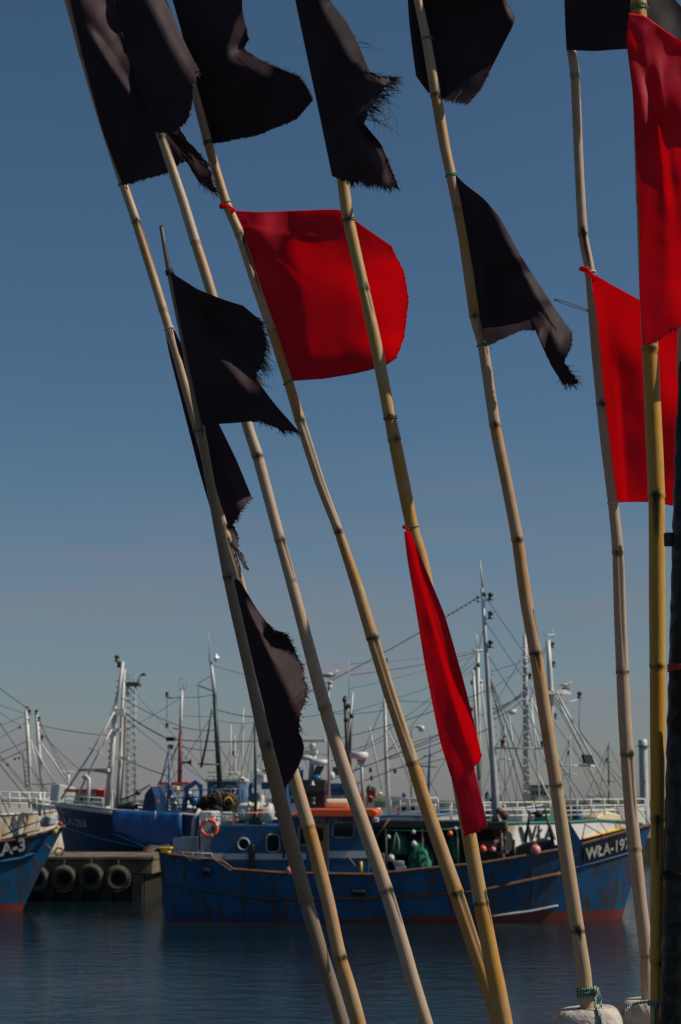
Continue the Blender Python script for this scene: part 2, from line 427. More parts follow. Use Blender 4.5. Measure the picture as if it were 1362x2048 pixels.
# ------------------------------------------------------------------ hull builder
def interp(pts, x):
    for (x0, z0), (x1, z1) in zip(pts, pts[1:]):
        if min(x0, x1) <= x <= max(x0, x1):
            k = (x - x0) / (x1 - x0) if x1 != x0 else 0
            return z0 + (z1 - z0) * k
    return pts[0][1] if abs(x - pts[0][0]) < abs(x - pts[-1][0]) else pts[-1][1]
class Hull:
    def __init__(s, pl, sheer_px, beam, wl_bow_px, wl_stern_px, stern_w=.72, pw=2.3, wl_w=.86, boot=.27):
        s.pl = pl; s.beam = beam; s.boot = boot
        n = len(sheer_px)
        s.sheer = [pl.loc(px, py, -beam / 2 if i < n - 1 else 0) for i, (px, py) in enumerate(sheer_px)]
        s.xs, s.xb = s.sheer[0][0], s.sheer[-1][0]
        s.wb = pl.loc(wl_bow_px, HORIZ, 0)[0]; s.ws = pl.loc(wl_stern_px, HORIZ, -beam / 2)[0]
        s.stern_w, s.pw, s.wl_w = stern_w, pw, wl_w
        s.side = -1
    def fd(s, q):
        return s.stern_w + (1 - s.stern_w) * math.sin(min(1, q / .4) * math.pi / 2) if q < .42 else max(0, 1 - ((q - .42) / .58) ** s.pw)
    def fw(s, q):
        a = (s.stern_w - .12) + (1.12 - s.stern_w) * math.sin(min(1, q / .42) * math.pi / 2) if q < .42 else max(0, 1 - ((q - .42) / .58) ** 1.55)
        return a * s.wl_w
    def boot_z(s, q): return s.boot * (.12 + .88 * sstep((q - .2) / .65))
    def zs(s, q): return interp(s.sheer, s.xs + (s.xb - s.xs) * q)
    def loc(s, q, z, side=-1, out=0.0):
        zs = s.zs(q); t = max(0, (z + .5)) / (zs + .5)
        xd = s.xs + (s.xb - s.xs) * q; xw = s.ws + (s.wb - s.ws) * q
        x = xw + (xd - xw) * (t ** 1.15)
        y = s.beam / 2 * (s.fw(q) + (s.fd(q) - s.fw(q)) * (t ** .9)) + out
        return x, side * y, z
    def pt(s, q, z, side=-1, out=0.0): return s.pl.world(*s.loc(q, z, side, out))
    def find(s, px, py):
        """hull surface point on the near side that shows at a photo position"""
        best = None
        for i in range(161):
            q = i / 160; zs = s.zs(q)
            for j in range(61):
                z = -.1 + (zs + .1) * j / 60
                x, y = proj(s.pt(q, z)); e = (x - px) ** 2 + (y - py) ** 2
                if best is None or e < best[0]: best = (e, q, z)
        return best[1], best[2]
    def build(s, root, mh, mb, mdeck, cap=None, drop=.7, n=56):
        qs = [1 - (1 - i / n) ** 1.25 for i in range(n + 1)]
        lv = [0, .12, .25, .38, .5, .62, .74, .86, .94, 1.0]
        def skin(z_of):
            b = MB(); vs = []
            for q in qs:
                for side in (-1, 1):
                    for t in lv: vs.append(s.pt(q, z_of(q, t), side))
            L = len(lv); fs = []
            for i in range(n):
                for sd in (0, 1):
                    for j in range(L - 1):
                        a = (i * 2 + sd) * L + j; c = ((i + 1) * 2 + sd) * L + j
                        fs.append((a, c, c + 1, a + 1) if sd == 0 else (a, a + 1, c + 1, c))
            b.add(vs, fs, True)
            for j in range(L - 1): b.f.append((j, j + 1, L + j + 1, L + j)); b.sm.append(False)
            return b
        skin(lambda q, t: s.boot_z(q) + (s.zs(q) - s.boot_z(q)) * t).build('hull', mh, root)
        skin(lambda q, t: -.5 + (s.boot_z(q) + .5) * t).build('boot_top', mb, root)
        b = MB(); vs = []; fs = []
        for q in qs:
            z = s.zs(q) - drop
            for side in (-1, 1): vs.append(s.pt(q, z, side, -.05 if s.fd(q) > .05 else 0))
        for i in range(n): fs.append((2 * i, 2 * i + 2, 2 * i + 3, 2 * i + 1))
        b.add(vs, fs); b.build('deck', mdeck, root)
        if cap:
            b = MB()
            for side in (-1, 1):
                b.tube([s.pt(q, s.zs(q) + .01, side) for q in qs], .045, 6)
            b.build('cap_rail', cap, root)
    def strake(s, root, name, mat, px_pts, r=.045, n=30):
        qz = [s.find(*p) for p in px_pts]; pts = []
        for i in range(n + 1):
            u = i / n * (len(qz) - 1); k = min(int(u), len(qz) - 2); u -= k
            q = qz[k][0] * (1 - u) + qz[k + 1][0] * u; z = qz[k][1] * (1 - u) + qz[k + 1][1] * u
            pts.append(s.pt(q, z, -1, r * .5))
        b = MB(); b.tube(pts, r, 6); return b.build(name, mat, root)

def text_mesh(txt, bold=.02):
    c = bpy.data.curves.new('t', 'FONT'); c.body = txt; c.offset = bold; c.extrude = .012; c.size = 1.0
    o = bpy.data.objects.new('t', c); COL.objects.link(o)
    dg = bpy.context.evaluated_depsgraph_get(); dg.update()
    me = bpy.data.meshes.new_from_object(o.evaluated_get(dg))
    bpy.data.objects.remove(o); bpy.data.curves.remove(c)
    return me
def lettering(root, txt, mat, A, B, U, bold=.02, name='lettering'):
    """letters filling the box A (bottom left), B (bottom right), U (top left), all world points"""
    me = text_mesh(txt, bold)
    xs = [v.co.x for v in me.vertices]; ys = [v.co.y for v in me.vertices]
    x0, x1, y0, y1 = min(xs), max(xs), min(ys), max(ys)
    r = B - A; u = U - A; nn = r.cross(u).normalized(); org = parent_origin(root)
    for v in me.vertices:
        p = A + r * ((v.co.x - x0) / (x1 - x0)) + u * ((v.co.y - y0) / (y1 - y0)) + nn * (v.co.z + .012)
        v.co = p - org
    me.materials.clear(); me.materials.append(mat); me.name = name
    o = bpy.data.objects.new(name, me); COL.objects.link(o); o.parent = root; return o

class Boat:
    def __init__(s, name, pl, cx_px, label, cat='fishing boat'):
        x, _ = pl.loc(cx_px, HORIZ); s.pl = pl
        s.root = thing(name, pl.world(x, 0, 0), label, cat)
    def tube(s, name, mat, pts, wpx, off=0.0, n=8, parent=None):
        P_ = []; r = []
        for i, p in enumerate(pts):
            o = p[2] if len(p) > 2 else off
            P_.append(s.pl.pt(p[0], p[1], o))
            ww = wpx[i] if hasattr(wpx, '__len__') else wpx
            r.append(s.pl.m(p[0], p[1], ww, o) / 2)
        b = MB(); b.tube(P_, r, n); return b.build(name, M[mat], parent or s.root)
    def stay(s, p0, p1, w=1.6, sag=3, off=0.0, mat='wire', name='stay'):
        pts = []
        o0 = p0[2] if len(p0) > 2 else off; o1 = p1[2] if len(p1) > 2 else off
        for i in range(9):
            k = i / 8
            pts.append((p0[0] + (p1[0] - p0[0]) * k, p0[1] + (p1[1] - p0[1]) * k + sag * 4 * k * (1 - k), o0 + (o1 - o0) * k))
        return s.tube(name, mat, pts, w, n=5)
    def prism(s, name, mat, poly, off, depth, bevel=0, parent=None):
        b = MB(); b.prism([s.pl.pt(x, y, off) for x, y in poly], s.pl.n * depth); return b.build(name, M[mat], parent or s.root, bevel)
    def rect(s, name, mat, x0, y0, x1, y1, off, depth, bevel=0, parent=None):
        return s.prism(name, mat, [(x0, y1), (x1, y1), (x1, y0), (x0, y0)], off, depth, bevel, parent)
    def ball(s, name, mat, px, py, rpx, off=0.0, sq=(1, 1, 1), parent=None):
        b = MB(); b.ball(s.pl.pt(px, py, off), s.pl.m(px, py, rpx, off), sq=sq); return b.build(name, M[mat], parent or s.root)
    def gear(s, mat, px, py, rpx, off, sq=(1, 1, 1)):
        """a piece of deck gear: locker, drum or ventilator, by place"""
        k = int(px * 7 + py) % 3
        if k == 0: return s.rect('deck_locker', mat, px - rpx * 1.1, py - rpx * .8, px + rpx * 1.1, py + rpx * 1.2, off, .7, .03)
        c = s.pl.pt(px, py + rpx, off); r = s.pl.m(px, py, rpx, off)
        b = MB()
        if k == 1:
            b.lathe(c, [(0, 0), (r * .8, 0), (r * .8, r * 1.3), (r * .95, r * 1.35), (r * .95, r * 1.5), (r * .4, r * 1.9), (0, r * 2)], n=16); return b.build('deck_drum', M[mat], s.root)
        b.tube([c, c + Vector((0, 0, r * 1.3)), c + Vector((r * .3, -r * .2, r * 1.8)), c + Vector((r * .9, -r * .4, r * 1.9))], [r * .45, r * .45, r * .6, r * .9], 12); return b.build('deck_ventilator', M[mat], s.root)
    def cyl(s, name, mat, x0, x1, y, rpx, off=0.0, parent=None, ends=.25):
        """lying drum with rounded ends"""
        a = s.pl.pt(x0, y, off); c = s.pl.pt(x1, y, off); L = (c - a).length; r = s.pl.m(x0, y, rpx, off)
        b = MB(); e = min(L * .2, r * ends * 2)
        b.lathe(a, [(0, 0), (r * .55, e * .02), (r * .8, e * .15), (r * .94, e * .5), (r, e), (r, e * 1.3), (r, L * .5), (r, L - e * 1.3), (r, L - e), (r * .94, L - e * .5), (r * .8, L - e * .15), (r * .55, L - e * .02), (0, L)], c - a, 26)
        for k in (.34, .66): b.torus(a.lerp(c, k), r * 1.0, r * .05, c - a, 26, 6)
        return b.build(name, M[mat], parent or s.root)
    def disc(s, name, mat, px, py, rpx, off, th=.04, ring=None, parent=None):
        c = s.pl.pt(px, py, off); r = s.pl.m(px, py, rpx, off)
        b = MB(); b.lathe(c, [(0, 0), (r, 0), (r, th), (0, th)], s.pl.n, 22, False); o = b.build(name, M[mat], parent or s.root)
        if ring:
            b = MB(); b.torus(c, r * 1.08, r * .16, s.pl.n, 24, 8); b.build('frame', M[ring], o)
        return o
    def railing(s, mat, pts, levels, post_px, w=2.0, off=0.0, name='railing'):
        """pts: top rail polyline; levels: pixel drops of the lower bars; posts every post_px"""
        b = MB()
        for dy in levels:
            q = [(x, y + dy) for x, y in pts]
            b.tube([s.pl.pt(x, y, off) for x, y in q], s.pl.m(q[0][0], q[0][1], w, off) / 2, 6)
        x0, x1 = pts[0][0], pts[-1][0]; k = max(1, round(abs(x1 - x0) / post_px))
        for i in range(k + 1):
            x = x0 + (x1 - x0) * i / k; y = interp(pts, x)
            b.tube([s.pl.pt(x, y, off), s.pl.pt(x, y + max(levels) + post_px * .0 + 9, off)], s.pl.m(x, y, w, off) / 2, 6)
        return b.build(name, M[mat], s.root)
    def window(s, x0, y0, x1, y1, off, frame='grey', name='window'):
        o = s.rect(name, 'glass', x0, y0, x1, y1, off - .015, .05)
        b = MB(); t = 2.6; c = [(x0, y0), (x1, y0), (x1, y1), (x0, y1)]
        k = min(5, (x1 - x0) * .2)
        ring = [(x0 + k, y0), (x1 - k, y0), (x1, y0 + k), (x1, y1 - k), (x1 - k, y1), (x0 + k, y1), (x0, y1 - k), (x0, y0 + k), (x0 + k, y0)]
        b.tube([s.pl.pt(x, y, off - .03) for x, y in ring], s.pl.m(x0, y0, t, off) / 2, 6, cap=False); b.build('frame', M[frame], o); return o
    def lamp(s, px, py, rpx, off=0.0, mat='lamp_green', side=None, mast_x=None):
        c = s.pl.pt(px, py, off); r = s.pl.m(px, py, rpx, off)
        b = MB(); b.lathe(c + Vector((0, 0, -r * 1.2)), [(0, 0), (r * .9, 0), (r * .9, r * .4), (r * .7, r * .5), (r * .75, r * 1.7), (r, r * 1.8), (r * .9, r * 2.1), (r * .3, r * 2.5), (0, r * 2.5)], n=12)
        o = b.build('mast_lamp', M[mat], s.root)
        if mast_x is not None:
            b = MB(); b.tube([s.pl.pt(mast_x, py + rpx * 1.25, off), s.pl.pt(px, py + rpx * 1.25, off)], r * .16, 5); b.build('bracket', M['mast_grey'], o)
        return o
    def rungs(s, p0, p1, step, length, side=1, mat='dark_grey', off=0.0):
        b = MB(); L = math.hypot(p1[0] - p0[0], p1[1] - p0[1]); k = int(L / step)
        for i in range(k):
            u = (i + .5) / k; x = p0[0] + (p1[0] - p0[0]) * u; y = p0[1] + (p1[1] - p0[1]) * u
            b.tube([s.pl.pt(x, y, off), s.pl.pt(x + side * length, y + .3, off)], s.pl.m(x, y, 1.4, off) / 2, 4)
        o = b.build('rungs', M[mat], s.root); o['kind'] = 'stuff'; return o

# ================================================================== blue fishing boat WLA-197
PL = Plane(52, R(-4), 800)
A = Boat('fishing_boat', PL, 800, 'long rust-streaked blue fishing boat with orange wheelhouse roof, number 197 on its bow')
H = Hull(PL, [(312, 1706), (335, 1711), (440, 1722), (462, 1740), (560, 1747), (740, 1750), (870, 1736), (960, 1728), (1060, 1712), (1145, 1697), (1240, 1672), (1303, 1650)], 4.6, 1229, 326, stern_w=.8, pw=2.6)
H.build(A.root, M['hull_blue'], M['red_boot'], M['dark_grey'], M['rust'], drop=.75)
H.strake(A.root, 'rubbing_strake', M['rust'], [(565, 1797), (760, 1797), (960, 1783), (1122, 1747)], .05)
H.strake(A.root, 'rubbing_strake', M['dark_grey'], [(330, 1768), (450, 1786), (565, 1800)], .04)
H.strake(A.root, 'white_strake', M['grey'], [(980, 1832), (1060, 1821), (1116, 1811)], .032)
H.strake(A.root, 'weld_seam', M['house_blue'], [(1140, 1738), (1200, 1722), (1280, 1700)], .03)
for xs_, ya_, yb_ in ((405, 1722, 1808), (520, 1748, 1822), (640, 1752, 1828), (800, 1746, 1832), (905, 1736, 1832), (1065, 1716, 1815)):
    H.strake(A.root, 'weld_seam', M['hull_blue'], [(xs_, ya_), (xs_ - 1, yb_)], .013, 10)
# bow number plate
def on_hull(h, px, py, out=.03):
    q, z = h.find(px, py); return h.pt(q, z, -1, out)
a_, b_, u_ = on_hull(H, 1168, 1725), on_hull(H, 1262, 1697), on_hull(H, 1166, 1695)
r_ = b_ - a_; v_ = u_ - a_; nn = r_.cross(v_).normalized()
bq = MB(); bq.prism([a_ + nn * .03, b_ + nn * .03, b_ + v_ + nn * .03, a_ + v_ + nn * .03], nn * -.1); bq.build('number_plate', M['black'], A.root)
lettering(A.root, 'WŁA-197', M['white'], a_ + r_ * .04 + v_ * .12 + nn * .03, a_ + r_ * .98 + v_ * .12 + nn * .03, a_ + r_ * .04 + v_ * .9 + nn * .03, .02)
# cabin (aft) and wheelhouse
OFF = -1.45; DEP = 2.9
A.rect('cabin', 'house_blue', 423, 1650, 584, 1752, OFF, DEP, .03)
A.rect('white_band', 'white', 423.5, 1707, 583, 1719, OFF - .012, .03)
A.disc('porthole', 'glass', 487, 1688, 10.5, OFF - .03, .06, 'grey')
A.window(533, 1669, 559, 1704, OFF)
A.prism('wheelhouse', 'house_blue', [(582, 1752), (738, 1752), (744, 1632), (582, 1632)], OFF - .06, DEP + .1, .03)
A.rect('white_band', 'white', 656, 1702, 740, 1716, OFF - .075, .03)
A.rect('white_band', 'white', 584, 1706, 612, 1719, OFF - .075, .03)
dr = A.rect('door', 'wood', 622, 1647, 654, 1748, OFF - .09, .05, .01)
A.rect('door_window', 'glass', 630, 1655, 647, 1682, OFF - .10, .03, parent=dr)
A.rect('door_post', 'grey', 655, 1646, 657.5, 1750, OFF - .10, .06, parent=dr)
A.rect('door_handle', 'dark_grey', 627, 1700, 630, 1702, OFF - .13, .04, parent=dr)
A.window(665, 1645, 708, 1675, OFF - .06, 'grey')
A.window(598, 1652, 614, 1690, OFF - .06, 'grey')
lettering(A.root, 'SPG', M['grey'], PL.pt(625, 1643, OFF - .075), PL.pt(650, 1643, OFF - .075), PL.pt(625, 1635, OFF - .075), .01)
lettering(A.root, '2347', M['grey'], PL.pt(656, 1643, OFF - .075), PL.pt(685, 1643, OFF - .075), PL.pt(656, 1635, OFF - .075), .01)
A.prism('roof', 'orange', [(586, 1634), (750, 1634), (755, 1624), (744, 1618), (618, 1618), (578, 1630)], OFF - .42, DEP + .7, .03)
A.rect('roof_lamp', 'white', 747, 1635, 757, 1645, OFF - .2, .2, .03)
# boat deck gear
A.railing('white', [(413, 1628), (563, 1624)], [0], 26, 1.8, OFF + .1, 'railing')
A.railing('white', [(426, 1632), (466, 1632)], [0, 8], 8, 2.2, OFF + .12, 'railing')
A.prism('funnel_casing', 'white', [(393, 1716), (428, 1716), (430, 1640), (424, 1622), (398, 1622)], OFF + .25, 1.6, .04)
A.rect('engine_casing', 'grey', 345, 1676, 398, 1716, OFF + .55, 1.6, .04)
A.disc('casing_vent', 'grey', 418, 1701, 8, OFF + .2, .06, 'grey')
A.tube('exhaust_pipe', 'white', [(384, 1700), (388, 1640), (399, 1618)], [8, 8, 7], OFF + .6)
A.tube('stern_post', 'dark_blue', [(399, 1632), (399, 1700)], 4, OFF)
A.railing('grey', [(348, 1704), (424, 1707)], [0], 19, 1.8, -1.9, 'stern_railing')
A.tube('stern_mast', 'green_dark', [(510, 1431), (511, 1650)], [4.5, 6.5], OFF + .3)
A.prism('mast_foot', 'black', [(498, 1650), (526, 1650), (513, 1628), (508, 1628)], OFF + .2, .3)
A.tube('towing_pipe', 'green_dark', [(566, 1655), (569, 1700), (567, 1716)], [6, 7, 5], OFF - .15)
A.ball('pipe_valve', 'rust', 567, 1682, 5.5, OFF - .15)
A.ball('pipe_valve', 'rust', 565, 1661, 4.5, OFF - .15)
A.rect('pipe_fender', 'black', 496, 1688, 509, 1742, OFF - .12, .1, .05)
A.tube('mooring_line', 'rope_brown', [(345, 1709), (395, 1718), (425, 1716), (445, 1730), (462, 1741)], 2, -2.35)
A.tube('mooring_line', 'rope_brown', [(362, 1704), (382, 1722)], 2, -2.35)
A.prism('bollard', 'yellow', [(320, 1706), (338, 1706), (336, 1700), (341, 1698), (341, 1694), (316, 1694), (316, 1698), (322, 1700)], -1.9, .5, .02)
H.strake(A.root, 'scupper', M['black'], [(410, 1741), (421, 1742)], .13)
H.strake(A.root, 'scupper', M['black'], [(704, 1783), (728, 1783)], .09)
# on the wheelhouse roof
A.rect('light_screen', 'green_dark', 600, 1559, 650, 1582, OFF + .6, .8, .02)
A.rect('screen_foot', 'black', 608, 1584, 649, 1616, OFF + .9, .7)
A.lamp(626, 1602, 6, OFF + .6, 'lamp_green')
c = PL.pt(625, 1571, OFF + .5)
b = MB(); b.lathe(c, [(.0, 0), (.075, 0), (.06, .03), (.035, .07), (.03, .12), (0, .14)], n=14); b.build('bell', M['white'], A.root)
A.tube('signal_mast', 'mast_grey', [(657, 1373), (658, 1616)], [4, 6.5], OFF + .8)
A.lamp(660, 1369, 6, OFF + .8, 'white')
A.tube('radar_post', 'mast_grey', [(723, 1522), (724, 1560), (727, 1616)], [7, 6, 8], OFF + 1.0)
A.prism('radar_bracket', 'mast_grey', [(712, 1518), (732, 1518), (727, 1532), (719, 1532)], OFF + .95, .12)
b = MB(); b.lathe(PL.pt(718, 1517, OFF + 1.0), [(0, 0), (.26, 0), (.285, .03), (.285, .14), (.25, .19), (0, .2)], n=24); b.build('radar_dome', M['white'], A.root)
A.tube('whip_antenna', 'grey', [(698, 1322), (698, 1400)], 1.6, OFF + 1.1)
A.tube('aerial_mast', 'black', [(690, 1392), (694, 1500), (697, 1616)], [7, 7, 9], OFF + 1.2)
A.tube('aerial_mast', 'black', [(704, 1420), (699, 1505), (700, 1616)], [5, 7, 8], OFF + 1.35)
A.tube('aerial', 'white', [(706, 1384), (700, 1440), (690, 1500)], [3.5, 5, 5], OFF + 1.3)
for (x, y) in [(689, 1400), (697, 1412), (703, 1432), (692, 1440)]: A.ball('aerial_fitting', 'black', x, y, 5, OFF + 1.2)
# dark working shelter forward of the wheelhouse
A.prism('shelter_roof', 'black', [(746, 1655), (1012, 1660), (1012, 1644), (746, 1640)], OFF + .3, 2.4, .02)
A.rect('shelter_back', 'black', 748, 1655, 1010, 1745, OFF + 2.5, .1)
for x in (772, 845, 915, 1003): A.tube('shelter_post', 'dark_grey', [(x, 1655), (x, 1748)], 5, OFF + .35)
A.tube('green_line', 'green', [(748, 1660), (850, 1662), (930, 1655)], 2, OFF + .1)
A.rect('winch', 'rust', 745, 1706, 770, 1742, OFF + .2, .7, .05)
A.tube('winch_lever', 'orange', [(731, 1695), (735, 1745)], 4, OFF + .1)
A.tube('davit', 'rope_brown', [(695, 1712), (713, 1735)], 2.6, OFF - .12)
A.tube('handle_post', 'yellow', [(722, 1723), (722, 1748)], 6, OFF - .15)
A.tube('hauler_arm', 'rope_brown', [(780, 1636), (752, 1675)], 3, OFF + .1)
for i, (x0, x1, y) in enumerate([(786, 808, 1722), (790, 812, 1732), (752, 776, 1738)]): A.rect('fish_box', 'grey', x0, y, x1, y + 9, OFF + .1, .5, .02)
A.rect('hatch_board', 'rust', 950, 1682, 992, 1702, OFF + .6, .9, .03)
# main mast and gear
MO = -.2
A.tube('main_mast', 'mast_grey', [(964, 1176), (972, 1300), (978, 1400), (986, 1520), (993, 1620), (1003, 1730)], [6, 8, 10.5, 13, 14, 17], MO, 12)
A.tube('mast_top', 'white', [(960, 1121), (966, 1180)], [2.4, 4], MO)
A.rungs((974, 1340), (993, 1620), 17, 12, 1)
for (x, y) in [(981, 1193), (981, 1230), (981, 1288)]: A.lamp(x, y, 6.2, MO, mast_x=968)
A.lamp(1006, 1486, 6.2, MO, 'rust'); A.lamp(1085, 1488, 5, MO, 'lamp_green')
A.tube('cross_tree', 'mast_grey', [(990, 1496), (1090, 1497)], 3, MO)
for (x, y, r) in [(955, 1195, 3), (956, 1203, 2.5), (968, 1188, 5)]: A.ball('mast_block', 'dark_grey', x, y, r, MO)
b = MB()
for i in range(14):
    t = i / 13; x = 990 + 22 * math.sin(i * 2.1) * .5 + 4; y = 1622 + 105 * t
    b.ball(PL.pt(x + 5, y, MO - .25), PL.m(x, y, 7 + 3 * math.sin(i * 1.7)), 8, 6)
b.build('chain_bundle', M['rust'], A.root)
A.tube('boom', 'white', [(946, 1340), (952, 1440), (958, 1560)], [5, 7, 8], .4)
A.tube('boom', 'white', [(962, 1370), (975, 1480), (990, 1600)], [3, 3.4, 3.4], .3)
# forward gantry, anchor winch
A.tube('gantry_leg', 'black', [(1060, 1622), (1050, 1690)], [5, 6], -.6); A.tube('gantry_leg', 'black', [(1090, 1618), (1108, 1695)], [5, 6], -.6)
A.tube('gantry_beam', 'black', [(1056, 1628), (1094, 1622)], 5, -.6)
A.ball('gantry_block', 'black', 1077, 1628, 9, -.6, (1, .6, .8))
b = MB(); b.lathe(PL.pt(1025, 1708, -.9), [(0, 0), (.42, 0), (.42, .08), (.2, .1), (.2, .9), (.42, .92), (.42, 1.0), (0, 1.0)], PL.h, 20); b.build('anchor_winch', M['black'], A.root)
A.prism('winch_guard', 'black', [(1010, 1722), (1120, 1704), (1100, 1678), (1050, 1686), (1022, 1700)], -1.2, .5, .05)
A.prism('breakwater', 'house_blue', [(1138, 1700), (1168, 1692), (1138, 1642)], -1.4, 2.6)
A.tube('bow_stay', 'wire', [(1170, 1650), (1162, 1690)], 2.2, -1.2); A.tube('bow_stay', 'wire', [(1168, 1648), (1210, 1672)], 2, -1.0)
for (x0, y0, x1, y1, wd, sg) in [(957, 1194, 510, 1434, 1.8, 10), (971, 1244, 1265, 1665, 1.4, 4), (975, 1310, 1225, 1680, 1.6, 4), (968, 1190, 1300, 1650, 1.5, 6), (976, 1345, 1075, 1622, 2.2, 2), (974, 1345, 1056, 1628, 2.2, 1),
                              (978, 1430, 1051, 1380, 2.2, 4), (978, 1420, 1051, 1386, 1.8, 4), (976, 1380, 657, 1482, 1.6, 8), (971, 1300, 698, 1350, 1.2, 6), (981, 1455, 640, 1590, 1.8, 8), (510, 1440, 690, 1420, 1.2, 5), (511, 1437, 455, 1649, 1.4, 0), (512, 1437, 580, 1631, 1.4, 0), (947, 1352, 970, 1240, 1.2, 0), (986, 1500, 1050, 1690, 1.4, 0), (970, 1290, 990, 1735, 2.0, 0)]:
    A.stay((x0, y0, MO), (x1, y1, MO), wd, sg)
b = MB()
for i in range(9):
    t = i / 8; b.ball(PL.pt(957 - 68 * t, 1195 + 40 * t, MO), .033, 6, 5, (1, 1, 1))
b.build('lamp_garland', M['dark_grey'], A.root)

# things lying on that boat
def free_ball(name, mat, px, py, rpx, off, label, cat, group=None, sq=(1, 1, 1)):
    c = PL.pt(px, py, off); r = PL.m(px, py, rpx, off)
    t = thing(name, (c.x, c.y, c.z - r), label, cat, group)
    b = MB(); b.ball(c, r, 16, 11, sq); b.build('float_body', M[mat], t)
    b = MB(); b.torus(c + Vector((0, 0, r * 1.05)), r * .2, r * .09, PL.n, 12, 6); b.build('eye', M[mat], t)
    return t
free_ball('buoy', 'orange_buoy', 900, 1667, 5.6, OFF - .1, 'small round orange buoy hanging highest, above the green nets', 'buoy', 'buoys on the blue boat')
free_ball('buoy', 'orange_buoy', 966, 1698, 7, OFF - .1, 'bright orange buoy just left of the foot of the main mast', 'buoy', 'buoys on the blue boat')
free_ball('buoy', 'pink_buoy', 986, 1699, 5.5, OFF - .05, 'small faded orange buoy touching the main mast foot', 'buoy', 'buoys on the blue boat')
free_ball('buoy', 'pink_buoy', 1071, 1700, 10.5, -1.75, 'large pale pink buoy beside the black anchor winch', 'buoy', 'buoys on the blue boat')
free_ball('buoy', 'pink_buoy', 579, 1742, 8, -2.45, 'pinkish red buoy hanging on the hull below the cabin', 'buoy', 'buoys on the blue boat')
for (x, y, r, wh) in [(777, 1674, 4.2, 'left of the dark green net bundle'), (827, 1664, 4, 'just under the shelter roof between the two green nets'), (911, 1657, 3.5, 'right of the highest orange buoy'), (828, 1688, 6, 'resting on the rounded green net heap'), (782, 1716, 7, 'lowest, just above the grey fish boxes')]:
    free_ball('net_float', 'white', x, y, r, OFF + .0, 'small white net float ' + wh, 'float', 'white net floats')
def heap(name, mat, pl, poly_c, rx, ry, off, depth, label, cat, seed, group=None, kind=None):
    """a draped heap: half dome with folds running down"""
    rnd = random.Random(seed); cx, cy = poly_c
    base = pl.pt(cx, cy + ry, off); sx = pl.m(cx, cy, rx, off); sz = pl.m(cx, cy, 2 * ry, off)
    b = MB(); nu, nv = 40, 16; vs = []; fs = []
    ph = [rnd.random() * 6 for _ in range(5)]
    for j in range(nv + 1):
        t = j / nv; rr = math.cos(t * math.pi / 2) ** .55
        for i in range(nu):
            q = 2 * math.pi * i / nu
            k = 1 + .09 * math.sin(q * 5 + ph[0]) + .06 * math.sin(q * 11 + ph[1] + t * 3) + .05 * math.sin(q * 17 + ph[2])
            k += .12 * noise.noise(Vector((math.cos(q) * 1.5, math.sin(q) * 1.5, t * 2 + seed))) + (.09 + .12 * (seed == 5)) * noise.noise(Vector((math.cos(q) * 5, math.sin(q) * 5, t * 6 + seed)))
            d = base + pl.h * (math.cos(q) * sx * rr * k) + pl.n * (math.sin(q) * depth * rr * k + 0)
            d.z = base.z + sz * t * (1 + .22 * noise.noise(Vector((math.cos(q) * 2, math.sin(q) * 2, seed + 5.))))
            vs.append(d)
    for j in range(nv):
        for i in range(nu): fs.append((j * nu + i, j * nu + (i + 1) % nu, (j + 1) * nu + (i + 1) % nu, (j + 1) * nu + i))
    b.add(vs, fs, True); return tag(b.build(name, M[mat]), label, cat, group, kind)
heap('net_pile', 'net_green', PL, (840, 1710), 25, 25, OFF + .45, .4, 'rounded heap of green fishing net on the blue boat deck', 'net', 1, 'green nets')
heap('net_pile', 'net_green', PL, (798, 1684), 22, 24, OFF + .8, .4, 'tall dark green net bundle with a looped rope beside the wheelhouse', 'net', 2, 'green nets')
heap('net_pile', 'net_green', PL, (905, 1694), 14, 26, OFF + .9, .3, 'narrow green net hanging below the highest orange buoy', 'net', 3, 'green nets')
b = MB(); b.tube([PL.pt(x, y, OFF + .25) for x, y in [(787, 1702), (789, 1680), (792, 1666), (797, 1680), (797, 1702)]], .035, 6); tag(b.build('looped_rope', M['rope']), 'pale green rope loop hanging over the dark green net bundle', 'rope')
# life ring
c = PL.pt(418.5, 1656, OFF - .10)
t = thing('life_ring', (c.x, c.y, c.z - .35), 'orange and white life ring on the pale funnel casing of the blue boat', 'life ring')
b = MB(); b.torus(c, .225, .062, PL.n, 32, 10); b.build('ring', M['ring'], t)
for q0 in (.25, 1.8, 3.4, 5.0):
    pts = [c + (PL.h * math.cos(q0 + k * .06) + Vector((0, 0, 1)) * math.sin(q0 + k * .06)) * .225 for k in range(5)]
    b = MB(); b.tube(pts, .066, 10); b.build('white_band', M['white'], t)
def raft(x0, x1, y, rpx, off, mat, label, pl=PL, boat=A):
    a = pl.pt((x0 + x1) / 2, y + rpx, off)
    t = thing('life_raft_canister', a, label, 'life raft', 'life raft canisters')
    boat.cyl('canister', mat, x0, x1, y, rpx, off, parent=t)
    boat.rect('cradle', 'white', x0 + (x1 - x0) * .2, y + rpx * .8, x0 + (x1 - x0) * .28, y + rpx * 1.6, off - .1, .2, parent=t)
    boat.rect('cradle', 'white', x0 + (x1 - x0) * .72, y + rpx * .8, x0 + (x1 - x0) * .8, y + rpx * 1.6, off - .1, .2, parent=t)
    return t
t = raft(476, 548, 1625, 19, OFF + .55, 'white', 'big white life raft drum with orange straps on the blue boat cabin top')
